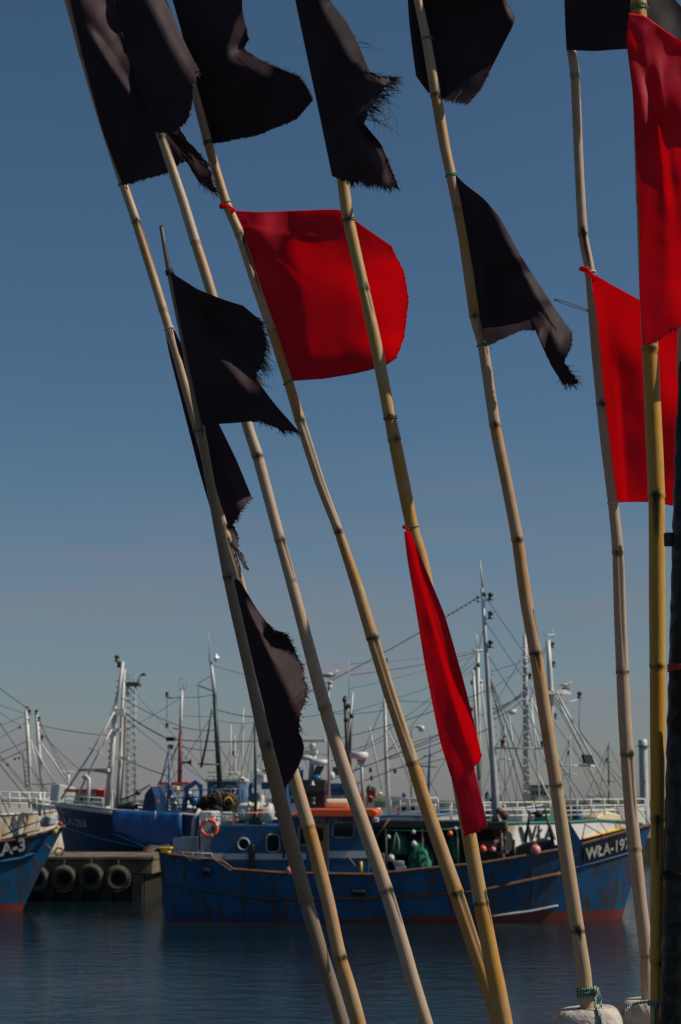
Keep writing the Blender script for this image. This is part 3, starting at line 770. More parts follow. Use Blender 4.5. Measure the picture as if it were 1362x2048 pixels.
for x in (500, 517):
    pts = []
    r = PL.m(476, 1625, 19.6, OFF + .55); cc = PL.pt(x, 1625, OFF + .55)
    for k in range(17):
        q = 2 * math.pi * k / 16; pts.append(cc + (PL.n * math.cos(q) + Vector((0, 0, 1)) * math.sin(q)) * r)
    b = MB(); b.tube(pts, .03, 6, cap=False); b.build('strap', M['cream'], t)
A.rect('label_patch', 'orange', 498, 1619, 508, 1631, OFF + .24, .04, parent=t); A.rect('label_patch', 'orange', 514, 1618, 526, 1630, OFF + .24, .04, parent=t)
A.rect('label_patch', 'yellow', 532, 1606, 537, 1611, OFF + .32, .04, parent=t)
t = raft(441, 472, 1638, 14, OFF + .5, 'white', 'smaller white life raft drum beside the life ring')
A.rect('label_patch', 'orange_buoy', 463, 1637, 474, 1650, OFF + .27, .04, parent=t)
t = raft(651, 700, 1607, 9.5, OFF + .4, 'cream', 'cream coloured life raft drum on the orange wheelhouse roof')

# ================================================================== WLA-3, bow at the left edge
P3 = Plane(55.5, R(-10), 20)
B3 = Boat('fishing_boat', P3, -200, 'blue fishing boat bow with number ending 3, cut by the left edge')
H3 = Hull(P3, [(-560, 1690), (-400, 1704), (-200, 1704), (-60, 1690), (0, 1682), (45, 1670), (85, 1654), (129, 1630)], 4.2, 41, -540, pw=2.0, boot=.22)
H3.build(B3.root, M['hull_blue'], M['red_boot'], M['dark_grey'], M['rust'], drop=.8)
H3.strake(B3.root, 'rubbing_strake', M['mid_blue'], [(-60, 1736), (0, 1724), (40, 1715), (72, 1705)], .05)
a_, b_, u_ = on_hull(H3, -42, 1728), on_hull(H3, 57, 1706), on_hull(H3, -44, 1690)
r_ = b_ - a_; v_ = u_ - a_; nn = r_.cross(v_).normalized()
bq = MB(); bq.prism([a_ + nn * .03, b_ + nn * .03, b_ + v_ + nn * .03, a_ + v_ + nn * .03], nn * -.1); bq.build('number_plate', M['black'], B3.root)
lettering(B3.root, 'WŁA-3', M['white'], a_ + r_ * -.08 + v_ * .14 + nn * .03, a_ + r_ * .95 + v_ * .14 + nn * .03, a_ + r_ * -.08 + v_ * .86 + nn * .03, .025)
B3.prism('anchor_roller', 'grey', [(80, 1655), (100, 1650), (104, 1634), (92, 1630), (78, 1640)], -.5, .6, .05)
B3.tube('stem_fender', 'white', [(121, 1646), (106, 1668)], [8, 8], -.3); B3.tube('stem_fender_band', 'red', [(122, 1644), (118, 1650)], [8.6, 8.6], -.3); B3.tube('stem_fender_band', 'yellow', [(113, 1658), (106, 1669)], [8.6, 8.6], -.3)
B3.tube('bow_rail', 'rope_brown', [(4, 1672), (50, 1652), (84, 1641)], 3, -.8)
B3.tube('bow_rail', 'rope_brown', [(12, 1679), (60, 1664), (80, 1660)], 3, -1.6)
B3.tube('foremast', 'mast_grey', [(-90, 1300), (-80, 1690)], [6, 12], 0)
B3.prism('wheelhouse', 'house_blue', [(-420, 1700), (-220, 1700), (-225, 1590), (-410, 1590)], -1.3, 2.6, .03)
for (x0, y0, x1, y1) in [(-85, 1320, 126, 1628), (-84, 1420, 90, 1640), (-84, 1400, 40, 1680), (-84, 1450, 20, 1660), (-85, 1310, 60, 1420), (-84, 1500, 30, 1672)]: B3.stay((x0, y0), (x1, y1), 1.8, 3)
# mooring rope onto the pier
B3.tube('mooring_rope', 'rope_brown', [(92, 1688), (104, 1700), (116, 1710)], 2.4, -1.0)
b = MB(); c = PIER.pt(118, 1704, .3); b.torus(c, .14, .03, PIER.n, 16, 8); tag(b.build('mooring_ring', M['rust']), 'rusty mooring ring standing on the pier edge by the blue bow', 'mooring ring')
b = MB(); 
for k in range(4): b.torus(PIER.pt(296, 1699, .5) + Vector((.05 * k, .1 * k, -.05 + .05 * k)), .16, .03, Vector((.2, .1, 1)), 18, 6)
tag(b.build('rope_coil', M['rope_brown']), 'brown rope coil lying on the right end of the pier', 'rope')

# ================================================================== dark blue WLA-250 behind the pier
P2 = Plane(69, R(-16), 240)
B2 = Boat('fishing_boat', P2, 240, 'dark blue trawler with number 250, blue tarpaulin and white twin mast behind the pier')
H2 = Hull(P2, [(520, 1650), (440, 1636), (362, 1628), (300, 1625), (226, 1621), (160, 1613), (111, 1607)], 5.0, 150, 500, pw=2.2, wl_w=.7)
H2.build(B2.root, M['dark_blue'], M['red_boot'], M['dark_grey'], M['white'], drop=.6)
a_, b_, u_ = on_hull(H2, 112, 1645), on_hull(H2, 178, 1655), on_hull(H2, 113, 1629)
nn = (b_ - a_).cross(u_ - a_).normalized() * .06
lettering(B2.root, 'WŁA-250', M['grey'], a_ + nn, b_ + nn, u_ + nn, .005)
H2.strake(B2.root, 'white_gunwale', M['white'], [(115, 1610), (160, 1617), (226, 1626)], .09)
H2.strake(B2.root, 'spray_rail', M['mid_blue'], [(130, 1655), (200, 1677), (285, 1694)], .05)
b = MB(); vs = []; fs = []
for i in range(17):
    u = i / 16; xx = 226 + 137 * u
    for j in range(9):
        t = j / 8
        yy = (1619 + 6 * u) + (46 + 24 * sstep(u / .45) - 24 * sstep((u - .78) / .22)) * t + .8 * math.sin(i * 1.3) * t
        vs.append(P2.pt(xx, yy, -2.62 - .10 * math.sin(t * 3.1) + .02 * math.sin(i * 1.9 + j * .7)))
for i in range(16):
    for j in range(8): fs.append((i * 9 + j, (i + 1) * 9 + j, (i + 1) * 9 + j + 1, i * 9 + j + 1))
b.add(vs, fs, True); o = b.build('tarpaulin', M['tarp'], B2.root)
md = o.modifiers.new('thick', 'SOLIDIFY'); md.thickness = .03; md.offset = 0
B2.tube('tarpaulin_rope', 'white', [(311, 1621), (310, 1640)], 2.4, -2.75); B2.tube('tarpaulin_rope', 'bright_blue', [(228, 1668), (290, 1694), (340, 1690)], 2, -2.85)
B2.tube('mast', 'white', [(246, 1323), (238, 1380), (231, 1412)], [6, 7, 7.5], 0, 10)
B2.tube('mast', 'white', [(231, 1412), (224, 1510), (214, 1612)], [9, 11, 12], 0, 10)
B2.tube('mast', 'white', [(249, 1338), (244, 1420), (241, 1520), (234, 1612)], [5, 6.5, 8.5, 10], .6, 10)
B2.tube('derrick', 'rust', [(250, 1425), (246, 1520), (240, 1605)], [5, 6, 6], 1.2)
B2.rungs((240, 1355), (222, 1520), 12, 8, -1)
B2.lamp(234, 1317, 5.5, 0); B2.lamp(238, 1329, 5, 0); B2.rungs((226, 1420), (216, 1600), 14, -7, 1)
for bx_ in ((P2.pt(237, 1424, 0), .5, .5, .25), (P2.pt(229, 1460, 0), .45, .4, .14), (P2.pt(238, 1516, .3), .8, .4, .12)):
    b = MB(); b.box(*bx_); b.build('mast_bracket', M['white'], B2.root)
for pts in ([(228, 1424), (186, 1500), (122, 1598)], [(223, 1459), (190, 1520), (146, 1610)], [(214, 1545), (178, 1540), (157, 1540)], [(176, 1496), (192, 1499), (205, 1510), (220, 1523)]):
    B2.tube('mast_leg', 'white', pts, 4.2 if len(pts) == 3 else 2, -.4)
B2.tube('vent_pipe', 'white', [(176, 1612), (178, 1558), (172, 1551), (166, 1556)], [7, 7, 7, 8], -.6)
B2.rect('radar_scanner', 'white', 160, 1537, 216, 1543, -.5, .2)
B2.railing('white', [(130, 1592), (205, 1596)], [0, 9], 18, 1.8, -1.6)
B2.prism('deckhouse', 'white', [(150, 1618), (208, 1618), (208, 1582), (150, 1580)], .4, 1.6, .03)
B2.rect('roof_edge', 'orange', 128, 1578, 190, 1584, .2, 1.8, .02); B2.rect('red_panel', 'red', 192, 1580, 208, 1594, .2, .2)
B2.rect('dark_window', 'glass', 160, 1594, 186, 1604, .38, .05)
B2.ball('winch_drum', 'black', 262, 1612, 9, -.8, (1.6, 1, 1)); B2.ball('winch_drum', 'black', 245, 1614, 7, -.8, (1.5, 1, 1))
B2.tube('gallows', 'black', [(240, 1600), (262, 1592), (300, 1570)], 3.2, -.4)
B2.prism('tent_cover', 'dark_blue', [(283, 1625), (314, 1625), (308, 1590), (302, 1573), (290, 1588)], -1.0, 1.2)
B2.ball('net_drum', 'maroon', 312, 1604, 8, -.6); B2.ball('net_drum', 'maroon', 276, 1585, 6, -.4)
B2.tube('gantry', 'mid_blue', [(338, 1490), (338, 1560), (334, 1625)], [3, 4, 5], -1.0); B2.tube('gantry', 'mid_blue', [(338, 1568), (362, 1618)], 4, -1.0)
B2.rect('pulley_block', 'black', 332, 1474, 347, 1482, -1.0, .2); B2.rect('pulley_block', 'black', 335, 1489, 343, 1498, -1.0, .2)
for (x0, y0, x1, y1, wd) in [(250, 1426, 332, 1476, 3), (345, 1479, 520, 1482, 2.2), (361, 1493, 436, 1500, 1.6), (241, 1395, 361, 1453, 1.6), (361, 1453, 433, 1461, 1.6), (243, 1515, 338, 1552, 2.2), (243, 1430, 414, 1565, 1.2), (247, 1360, 404, 1529, 1.0), (338, 1500, 312, 1602, 1.4), (337, 1500, 304, 1622, 1.4), (341, 1500, 360, 1616, 1.2), (76, 1450, 228, 1472, 1.4), (77, 1460, 160, 1540, 1.3)]: B2.stay((x0, y0), (x1, y1), wd, 3)

# ================================================================== white rusty trawler far left
P4 = Plane(80, R(20), 60)
B4 = Boat('trawler', P4, -60, 'rusty white trawler with white railings and two slim masts at the left edge', 'trawler')
H4 = Hull(P4, [(-300, 1640), (-100, 1636), (0, 1630), (70, 1627), (142, 1618)], 6.0, 120, -290, pw=2.6)
H4.build(B4.root, M['white_rusty'], M['red_boot'], M['grey'], M['white'], drop=.5)
B4.railing('white', [(-60, 1583), (98, 1586)], [0, 12, 22], 21, 3.0, -2.6); B4.railing('white', [(60, 1598), (112, 1604)], [0, 8], 13, 3, -2.9)
B4.prism('deckhouse', 'white', [(-120, 1632), (64, 1629), (64, 1606), (-120, 1606)], -1.4, 3, .04)
B4.tube('boarding_post', 'white', [(79, 1585), (80, 1632)], 7, -2.8); B4.tube('boarding_post', 'white', [(88, 1586), (89, 1632)], 4, -2.8)
B4.tube('mast', 'white', [(52, 1418), (57, 1500), (61, 1590)], [7, 8.5, 7], 0); B4.tube('mast', 'white', [(73, 1424), (78, 1500), (85, 1590)], [7, 8, 8], .5)
for (x, y) in [(52, 1417), (57, 1424), (71, 1424), (53, 1442), (76, 1438), (82, 1475)]: B4.lamp(x + 2, y, 4, 0, 'dark_grey')
B4.tube('mast_leg', 'white', [(79, 1483), (105, 1520), (136, 1568)], 3.6, 0); B4.tube('mast_leg', 'white', [(68, 1492), (88, 1530), (110, 1565)], 3.2, .4); B4.tube('mast_leg', 'white', [(62, 1480), (70, 1520), (78, 1575)], 3, -.4)
B4.tube('mast_ladder', 'dark_grey', [(45, 1505), (52, 1575)], 2.6, 0); B4.rungs((46, 1520), (52, 1575), 8, 6, 1)
for (x, y) in [(40, 1455), (16, 1529), (30, 1518), (38, 1516)]: B4.ball('hanging_block', 'black', x, y, 2.6, 0)
for (x0, y0, x1, y1, wd) in [(52, 1428, -60, 1385, 1.2), (52, 1445, -80, 1520, 1.2), (57, 1480, -60, 1530, 1.6), (52, 1498, -60, 1545, 2), (62, 1568, 112, 1566, 2.2), (52, 1430, -30, 1460, 1.2), (76, 1440, 137, 1546, 1.2), (74, 1430, 136, 1566, 1.2), (40, 1450, -20, 1410, 1.2), (60, 1586, -50, 1450, 1.2), (62, 1580, -70, 1430, 1.2)]: B4.stay((x0, y0), (x1, y1), wd, 2)
B4.prism('wheelhouse_far', 'white', [(112, 1618), (150, 1618), (150, 1575), (118, 1568)], 2.0, 2, .05)
B4.rect('radar_scanner', 'white', 120, 1541, 150, 1545, 2.2, .2); B4.tube('radar_post', 'white', [(137, 1545), (136, 1572)], 6, 2.3)

# ================================================================== white trawler behind the blue bow, right
P5 = Plane(64, R(34), 1050)
B5 = Boat('trawler', P5, 1040, 'white trawler with tall white gantry and black letters, right behind the blue bow', 'trawler')
H5 = Hull(P5, [(770, 1664), (900, 1652), (1010, 1647), (1140, 1645), (1220, 1641), (1285, 1648)], 5.4, 1205, 790, pw=2.2, wl_w=.97)
H5.build(B5.root, M['white_sunlit'], M['red_boot'], M['grey'], M['green'], drop=.25)
a_, b_ = on_hull(H5, 1038, 1684, .06), on_hull(H5, 1110, 1680, .06); u_ = a_ + Vector((0, .02, P5.m(1038, 1684, 31, -2.6)))
lettering(B5.root, 'WŁA', M['black'], a_, b_, u_, .012)
B5.prism('stern_arch', 'black', [(985, 1700), (1030, 1700), (1024, 1668), (1010, 1656), (985, 1656)], -2.78, .3)
H5.strake(B5.root, 'yellow_lip', M['yellow'], [(1165, 1679), (1205, 1668), (1246, 1654)], .07)
for pts, lv, sp in (([(870, 1606), (1100, 1604)], [0, 15, 26], 32), ([(1100, 1600), (1290, 1598)], [0, 12, 22], 28)): B5.railing('white', pts, lv, sp, 2.8, -2.0)
B5.railing('white', [(1120, 1612), (1230, 1610)], [0, 9, 18], 24, 2.4, -.5)
B5.railing('white', [(900, 1612), (1010, 1610)], [0, 10, 20], 30, 2.4, 1.5)
B5.prism('winch_house', 'cream', [(1190, 1645), (1242, 1642), (1242, 1630), (1215, 1622), (1192, 1634)], -.8, 1.4, .05)
B5.rect('deck_locker', 'bright_blue', 1158, 1614, 1166, 1640, -.4, .8); B5.rect('deck_locker', 'green', 1096, 1626, 1112, 1644, -.6, .8); B5.rect('deck_locker', 'dark_grey', 1126, 1630, 1150, 1644, -.2, .8, .03)
B5.rect('engine_house', 'grey', 1044, 1618, 1086, 1646, .2, 1.5, .04)
B5.tube('mast', 'grey', [(1050, 1268), (1051, 1400), (1053, 1600)], [8, 11, 13], .8, 10)
B5.rungs((1050, 1290), (1053, 1590), 11, 8, 1, 'white'); B5.rungs((1050, 1290), (1053, 1590), 16, -9, 1, 'white')
B5.tube('mast', 'white', [(1096, 1280), (1099, 1340), (1102, 1384), (1104, 1640)], [9, 11, 11, 9], 0, 10)
B5.tube('mast_cross', 'white', [(1088, 1270), (1108, 1270)], 3, 0); B5.tube('antenna', 'white', [(1106, 1258), (1106, 1276)], 2, 0); B5.tube('antenna', 'white', [(1050, 1232), (1050, 1270)], 2, .8)
for (x, y) in [(1105, 1290), (1107, 1328), (1060, 1352), (1110, 1432)]: B5.lamp(x, y, 5, 0, 'dark_grey')
B5.prism('lamp_platform', 'white', [(1100, 1388), (1142, 1389), (1142, 1384), (1132, 1379), (1112, 1380)], -.4, .8)
B5.ball('floodlight', 'dark_grey', 1132, 1378, 6, -.2, (1.3, 1, .7))
B5.lamp(1159, 1390, 5.5, -.3); B5.tube('lamp_arm', 'white', [(1130, 1405), (1154, 1400)], 2.4, -.3); B5.tube('lamp_cable', 'wire', [(1159, 1398), (1158, 1465)], 1.3, -.3)
for pts, wd in (([(1112, 1384), (1170, 1490), (1232, 1604)], 4.6), ([(1110, 1390), (1160, 1490), (1208, 1604)], 4), ([(1062, 1396), (1100, 1480), (1156, 1604)], 4), ([(1060, 1420), (1080, 1500), (1130, 1604)], 3.4), ([(1122, 1531), (1194, 1532)], 3.4), ([(1074, 1545), (1110, 1620)], 3.4), ([(1062, 1396), (1072, 1500), (1080, 1604)], 3.2), ([(1018, 1430), (1030, 1520), (1036, 1604)], 2.6)):
    B5.tube('gantry_leg', 'white', pts, wd, -.5)
B5.prism('floodlight_panel', 'black', [(1167, 1509), (1184, 1510), (1190, 1528), (1172, 1527)], -.7, .15)
B5.tube('mast', 'white', [(955, 1300), (957, 1420), (959, 1600)], [7, 8.5, 9], 2.2, 10); B5.tube('mast_cross', 'white', [(944, 1300), (966, 1300)], 3, 2.2); B5.tube('antenna', 'white', [(953, 1268), (954, 1300)], 2, 2.2)
for (x, y) in [(950, 1338), (947, 1350), (944, 1365), (957, 1330), (943, 1418)]: B5.ball('mast_block', 'dark_grey', x, y, 4, 2.0, (.8, .8, 1.3))
B5.lamp(961, 1367, 6, 2.2, 'white')
for (x0, y0, x1, y1, wd) in [(1096, 1278, 1053, 1420, 1.2), (1104, 1390, 1180, 1530, 1.3), (1104, 1400, 1280, 1600, 1.2), (1098, 1300, 975, 1345, 1.4), (1098, 1290, 978, 1382, 1.2), (1050, 1300, 981, 1422, 1.2), (1052, 1385, 981, 1432, 1.8), (1052, 1395, 982, 1442, 1.8), (1052, 1440, 998, 1612, 1.4), (1056, 1450, 1090, 1600, 1.4), (955, 1300, 773, 1505, 1.4), (955, 1320, 771, 1464, 1.3), (955, 1340, 694, 1426, 1.2), (955, 1310, 698, 1378, 1.0), (954, 1302, 698, 1328, 1.0), (957, 1400, 838, 1606, 1.3), (975, 1330, 1034, 1604, 1.4), (977, 1352, 1100, 1604, 1.3)]: B5.stay((x0, y0, .5), (x1, y1, .5), wd, 3)
B5.tube('loudspeaker_arm', 'white', [(1012, 1424), (1034, 1420)], 3, .5); B5.ball('loudspeaker', 'white', 1024, 1424, 7, .5, (1.2, .8, .8))
B5.tube('tide_pole', 'mast_grey', [(1018, 1430), (1030, 1520), (1036, 1604)], 2.4, .9)

# ================================================================== boats in the middle ground
P6 = Plane(70, R(-3), 440)
B6 = Boat('trawler', P6, 400, 'blue trawler with dark green mast and brown net heap, left of centre', 'trawler')
H6 = Hull(P6, [(560, 1640), (480, 1632), (380, 1632), (300, 1628), (240, 1616)], 5, 265, 550, pw=2.4)
H6.build(B6.root, M['mid_blue'], M['red_boot'], M['grey'], M['white'], drop=.5)
B6.tube('mast', 'white', [(422, 1324), (426, 1360), (429, 1390)], [5.5, 7, 7.5], 0, 10)
B6.tube('mast', 'green_dark', [(429, 1388), (434, 1480), (440, 1575)], [8, 9.5, 11], 0, 10)
B6.tube('whip_antenna', 'grey', [(417, 1262), (419, 1324)], [1.5, 2.4], 0)
B6.rungs((430, 1400), (439, 1560), 13, -7, 1)
c = P6.pt(432, 1316); r = P6.m(432, 1316, 8)
b = MB(); b.add([c + Vector(v) * r for v in [(1, 0, 0), (-.7, -.5, 0), (-.3, .9, 0), (0, -.8, -.1), (0, 0, 1.2), (0, 0, -1.2)]], [(0, 4, 3), (3, 4, 1), (1, 4, 2), (2, 4, 0), (0, 3, 5), (3, 1, 5), (1, 2, 5), (2, 0, 5)]); b.build('radar_reflector', M['white'], B6.root)
B6.tube('spreader', 'white', [(394, 1370), (426, 1382)], 2.8, 0); B6.stay((395, 1368), (424, 1350), 1.2, 0); B6.stay((396, 1372), (403, 1530), 1.2, 0)
B6.tube('mast_leg', 'green_dark', [(424, 1419), (414, 1480), (402, 1535)], [4, 4.5, 5], -.5); B6.tube('mast_platform', 'dark_grey', [(396, 1528), (438, 1529)], 3.2, -.3)
B6.prism('wheelhouse', 'mid_blue', [(414, 1630), (480, 1630), (480, 1563), (414, 1563)], .6, 2.4, .04)
B6.rect('wheelhouse_top', 'white', 410, 1556, 484, 1563, .4, 2.8, .03); B6.window(424, 1572, 442, 1588, .6, 'white'); B6.window(450, 1572, 470, 1588, .6, 'white')
B6.railing('bright_blue', [(330, 1582), (480, 1578)], [0, 14, 28], 20, 2.4, -1.6); B6.railing('white', [(415, 1545), (480, 1545)], [0, 8], 14, 1.8, .2)
B6.prism('hauler_frame', 'bright_blue', [(362, 1622), (372, 1622), (376, 1580), (392, 1568), (398, 1580), (398, 1622), (404, 1622), (404, 1570), (390, 1560), (368, 1574)], -1.3, .3)
B6.ball('hauler_drum', 'bright_blue', 388, 1602, 10, -1.2); B6.ball('hauler_drum', 'black', 378, 1594, 7, -1.2)
for (x, y, r, m) in [(332, 1572, 7, 'white'), (350, 1576, 5, 'cream'), (345, 1600, 8, 'white'), (318, 1600, 6, 'red'), (348, 1612, 9, 'white'), (466, 1590, 6, 'red'), (476, 1566, 6, 'white'), (484, 1560, 7, 'white'), (340, 1588, 6, 'maroon'), (500, 1578, 9, 'bright_blue')]:
    B6.gear(m, x, y, r, -.8, (1.3, 1, .8))
for (x0, y0, x1, y1, wd) in [(430, 1418, 510, 1434, 2), (429, 1388, 368, 1394, 1.2), (432, 1440, 510, 1446, 1.0), (432, 1478, 480, 1560, 1.4), (434, 1480, 410, 1480, 1.2), (423, 1330, 657, 1390, 1.0), (430, 1420, 338, 1566, 1.2)]: B6.stay((x0, y0), (x1, y1), wd, 3)
hp = heap('net_pile', 'net_brown', P6, (438, 1608), 42, 16, -1.6, .9, 'big brown tangled net heap behind the life ring of the blue boat', 'net', 5)
rnd = random.Random(21); hc = P6.pt(438, 1622, -1.6); sx_ = P6.m(438, 1608, 44, -1.6); sz_ = P6.m(438, 1608, 40, -1.6)
for mt_, cnt in (('net_brown', 70), ('rope_brown', 16), ('yellow', 8)):
    b = MB()
    for k in range(cnt):
        u0 = rnd.uniform(-1, 1); ln_ = rnd.uniform(.2, .7); hh = rnd.uniform(.55, 1.05); yy = rnd.uniform(-1, .2); pts = []
        for q in range(7):
            u = u0 + ln_ * (q / 6 - .5) + rnd.uniform(-.03, .03); r2 = max(0, 1 - min(1, abs(u)) ** 2) ** .5
            pts.append(hc + P6.h * (u * sx_) + P6.n * (yy * .9 * (.4 + .6 * r2)) + Vector((0, 0, sz_ * hh * r2 * (.55 + .45 * math.sin(q / 6 * math.pi)) + rnd.uniform(-.03, .03))))
        b.tube(pts, rnd.uniform(.015, .035), 5)
    o = b.build('net_twine', M[mt_], hp); o['kind'] = 'stuff'

P7 = Plane(88, 0, 360)
B7 = Boat('trawler', P7, 330, 'far trawler with dark red and white mast, loop aerial and horn', 'trawler')
H7 = Hull(P7, [(460, 1624), (380, 1616), (320, 1614), (250, 1606)], 5, 268, 450, pw=2.4)
H7.build(B7.root, M['dark_blue'], M['red_boot'], M['grey'], M['white'], drop=.4)
B7.tube('mast', 'white', [(364, 1380), (362, 1430), (361, 1468)], [5, 6.5, 7], 0, 10); B7.tube('mast', 'maroon', [(361, 1467), (360, 1520), (359, 1572)], [8, 8.5, 9], 0, 10)
b = MB(); pts = [(360, 1380), (358, 1372), (358, 1364), (360, 1358), (366, 1356), (372, 1358), (374, 1364), (374, 1372), (371, 1379), (365, 1382), (360, 1380)]
b.tube([P7.pt(x, y) for x, y in pts], .02, 6); b.tube([P7.pt(366, 1356), P7.pt(366, 1384)], .02, 6); b.build('loop_aerial', M['mast_grey'], B7.root)
B7.tube('spreader', 'white', [(335, 1396), (368, 1394)], 3, 0); B7.lamp(334, 1389, 4, 0, 'black'); B7.lamp(334, 1451, 4, 0, 'black'); B7.tube('spreader', 'white', [(345, 1456), (362, 1460)], 2.6, 0)
B7.stay((334, 1395), (333, 1450), 1.2, 0); B7.rungs((362, 1400), (360, 1560), 12, 6, 1)
b = MB(); b.lathe(P7.pt(364, 1525), [(.06, 0), (.05, .25), (.09, .38), (.22, .47), (.2, .47), (.05, .36)], (1, 0, 0), 14); b.build('horn', M['black'], B7.root)
B7.prism('deckhouse', 'white', [(318, 1615), (376, 1615), (376, 1568), (322, 1568)], 0, 2, .04); B7.rect('house_roof', 'red', 316, 1564, 378, 1569, -.2, 2.4)
for (x0, y0, x1, y1, wd) in [(360, 1480, 300, 1600, 2), (361, 1470, 330, 1570, 1.4), (362, 1430, 431, 1432, 1), (360, 1500, 414, 1566, 1.2), (363, 1395, 244, 1465, 1.0)]: B7.stay((x0, y0), (x1, y1), wd, 2)

P8 = Plane(72, R(-4), 640)
B8 = Boat('trawler', P8, 640, 'blue and white trawler with several radar scanners, behind the orange roof', 'trawler')
H8 = Hull(P8, [(520, 1640), (600, 1632), (680, 1630), (760, 1618)], 5, 745, 530, pw=2.4)
H8.build(B8.root, M['mid_blue'], M['red_boot'], M['grey'], M['white'], drop=.5)
B8.prism('wheelhouse', 'white', [(572, 1630), (700, 1630), (700, 1574), (572, 1574)], -1, 3, .05)
B8.rect('wheelhouse_band', 'bright_blue', 571, 1578, 701, 1590, -1.03, .06); B8.rect('wheelhouse_top', 'mid_blue', 566, 1566, 706, 1575, -1.2, 3.2, .03)
for x in (580, 660, 680): B8.window(x, 1594, x + 14, 1608, -1, 'white')
B8.prism('blue_locker', 'bright_blue', [(540, 1632), (578, 1632), (574, 1548), (556, 1534), (548, 1548)], -1.6, .8, .05)
B8.tube('blue_vent', 'bright_blue', [(600, 1566), (600, 1534)], 13, -.5)
b = MB(); b.lathe(P8.pt(640, 1530, -.6), [(0, 0), (.36, 0), (.4, .05), (.4, .16), (.34, .22), (0, .24)], n=22); b.build('radar_dome', M['white'], B8.root)
B8.prism('dome_pedestal', 'dark_grey', [(622, 1562), (634, 1562), (648, 1532), (632, 1531)], -.7, .3)
b = MB(); b.lathe(P8.pt(615, 1520, -.2), [(0, 0), (.34, 0), (.38, .05), (.38, .14), (.3, .2), (0, .2)], n=22); b.build('radar_dome', M['white'], B8.root)
B8.rect('radar_scanner', 'white', 604, 1477, 650, 1484, -.4, .25, .03); B8.ball('scanner_motor', 'white', 626, 1492, 8, -.3); B8.tube('radar_mast', 'white', [(625, 1496), (622, 1566)], [9, 12], -.2); B8.prism('radar_platform', 'white', [(606, 1508), (634, 1508), (632, 1500), (608, 1500)], -.5, .8)
B8.ball('gas_ball', 'bright_blue', 633, 1556, 8, -.8, (1.3, 1, .8)); B8.ball('searchlight', 'white', 663, 1552, 7, -.6, (1, 1, 1.3)); B8.rect('vent_box', 'dark_grey', 665, 1534, 684, 1550, -.6, .5)
for (x, y, r, m) in [(520, 1556, 8, 'white'), (512, 1548, 6, 'white'), (530, 1570, 7, 'bright_blue'), (505, 1592, 8, 'bright_blue'), (716, 1596, 6, 'red'), (740, 1598, 7, 'red'), (742, 1586, 8, 'maroon'), (735, 1580, 6, 'dark_grey'), (690, 1572, 5, 'white'), (528, 1540, 5, 'white')]:
    B8.gear(m, x, y, r, -1.3, (1.2, 1, .9))
B8.railing('white', [(500, 1560), (560, 1560)], [0, 8], 12, 2, -.5); B8.tube('gallows', 'mid_blue', [(690, 1620), (692, 1560)], 4, -1.4); B8.tube('gallows', 'mid_blue', [(718, 1620), (718, 1565)], 3.4, -1.4)
B8.tube('mast', 'white', [(487, 1416), (485, 1500), (482, 1600)], [2.4, 3, 3.4], 1); B8.tube('mast', 'white', [(462, 1450), (460, 1580)], [2.4, 3], 3)
for (x0, y0, x1, y1, wd) in [(625, 1492, 511, 1512, 1.4), (625, 1505, 700, 1508, 1.4), (640, 1528, 772, 1478, 1.4), (662, 1560, 979, 1424, 1.8), (662, 1555, 953, 1446, 1.4), (490, 1430, 470, 1570, 1.1), (510, 1440, 490, 1570, 1.1), (486, 1440, 460, 1560, 1)]: B8.stay((x0, y0), (x1, y1), wd, 4)
for (x, y) in [(741, 1540), (743, 1556), (790, 1542)]: B8.ball('signal_shape', 'black', x, y, 4, -.5, (.8, .8, 1.4))

P9_ = Plane(76, R(-4), 800)
B9 = Boat('trawler', P9_, 800, 'white trawler with slim white ladder mast, behind the green nets', 'trawler')
H9 = Hull(P9_, [(700, 1640), (780, 1632), (860, 1632), (950, 1622)], 5, 935, 710, pw=2.4)
H9.build(B9.root, M['white'], M['red_boot'], M['grey'], M['mid_blue'], drop=.5)
B9.tube('mast', 'white', [(769, 1388), (772, 1500), (777, 1632)], [5, 8, 9], 0, 10); B9.rungs((770, 1400), (776, 1620), 9, 6, 1, 'white'); B9.rungs((770, 1400), (776, 1620), 9, -6, 1, 'white')
B9.tube('topmast', 'dark_grey', [(771, 1318), (770, 1390)], [3, 4], 0); B9.lamp(772, 1322, 4, 0, 'black')
B9.tube('mast_leg', 'white', [(776, 1462), (800, 1510), (822, 1570)], 3.4, 0); B9.tube('mast_leg', 'white', [(738, 1452), (750, 1510), (764, 1580)], 3.2, .5)
B9.railing('white', [(782, 1598), (876, 1596)], [0, 14, 26], 18, 2.8, -1.8)
B9.prism('deckhouse', 'white', [(790, 1636), (862, 1636), (862, 1606), (790, 1606)], -.6, 2, .03)
for x in (800, 818, 838): B9.window(x, 1611, x + 12, 1624, -.6, 'mid_blue')
B9.rect('red_hatch', 'red', 795, 1616, 799, 1634, -.7, .3); B9.rect('blue_box', 'bright_blue', 880, 1620, 912, 1642, -.8, .6)
B9.tube('yard_post', 'mid_blue', [(861, 1470), (856, 1590)], [2, 7], 1.5); B9.tube('yard', 'dark_grey', [(838, 1532), (874, 1534)], 2.6, 1.5); B9.tube('yard', 'dark_grey', [(846, 1512), (868, 1512)], 2, 1.5)
for (x, y, r, m) in [(746, 1580, 7, 'dark_grey'), (760, 1590, 6, 'cream'), (930, 1590, 6, 'bright_blue'), (972, 1592, 6, 'bright_blue'), (836, 1590, 5, 'mid_blue'), (808, 1590, 5, 'mid_blue')]: B9.gear(m, x, y, r, -.6, (1.2, 1, .9))
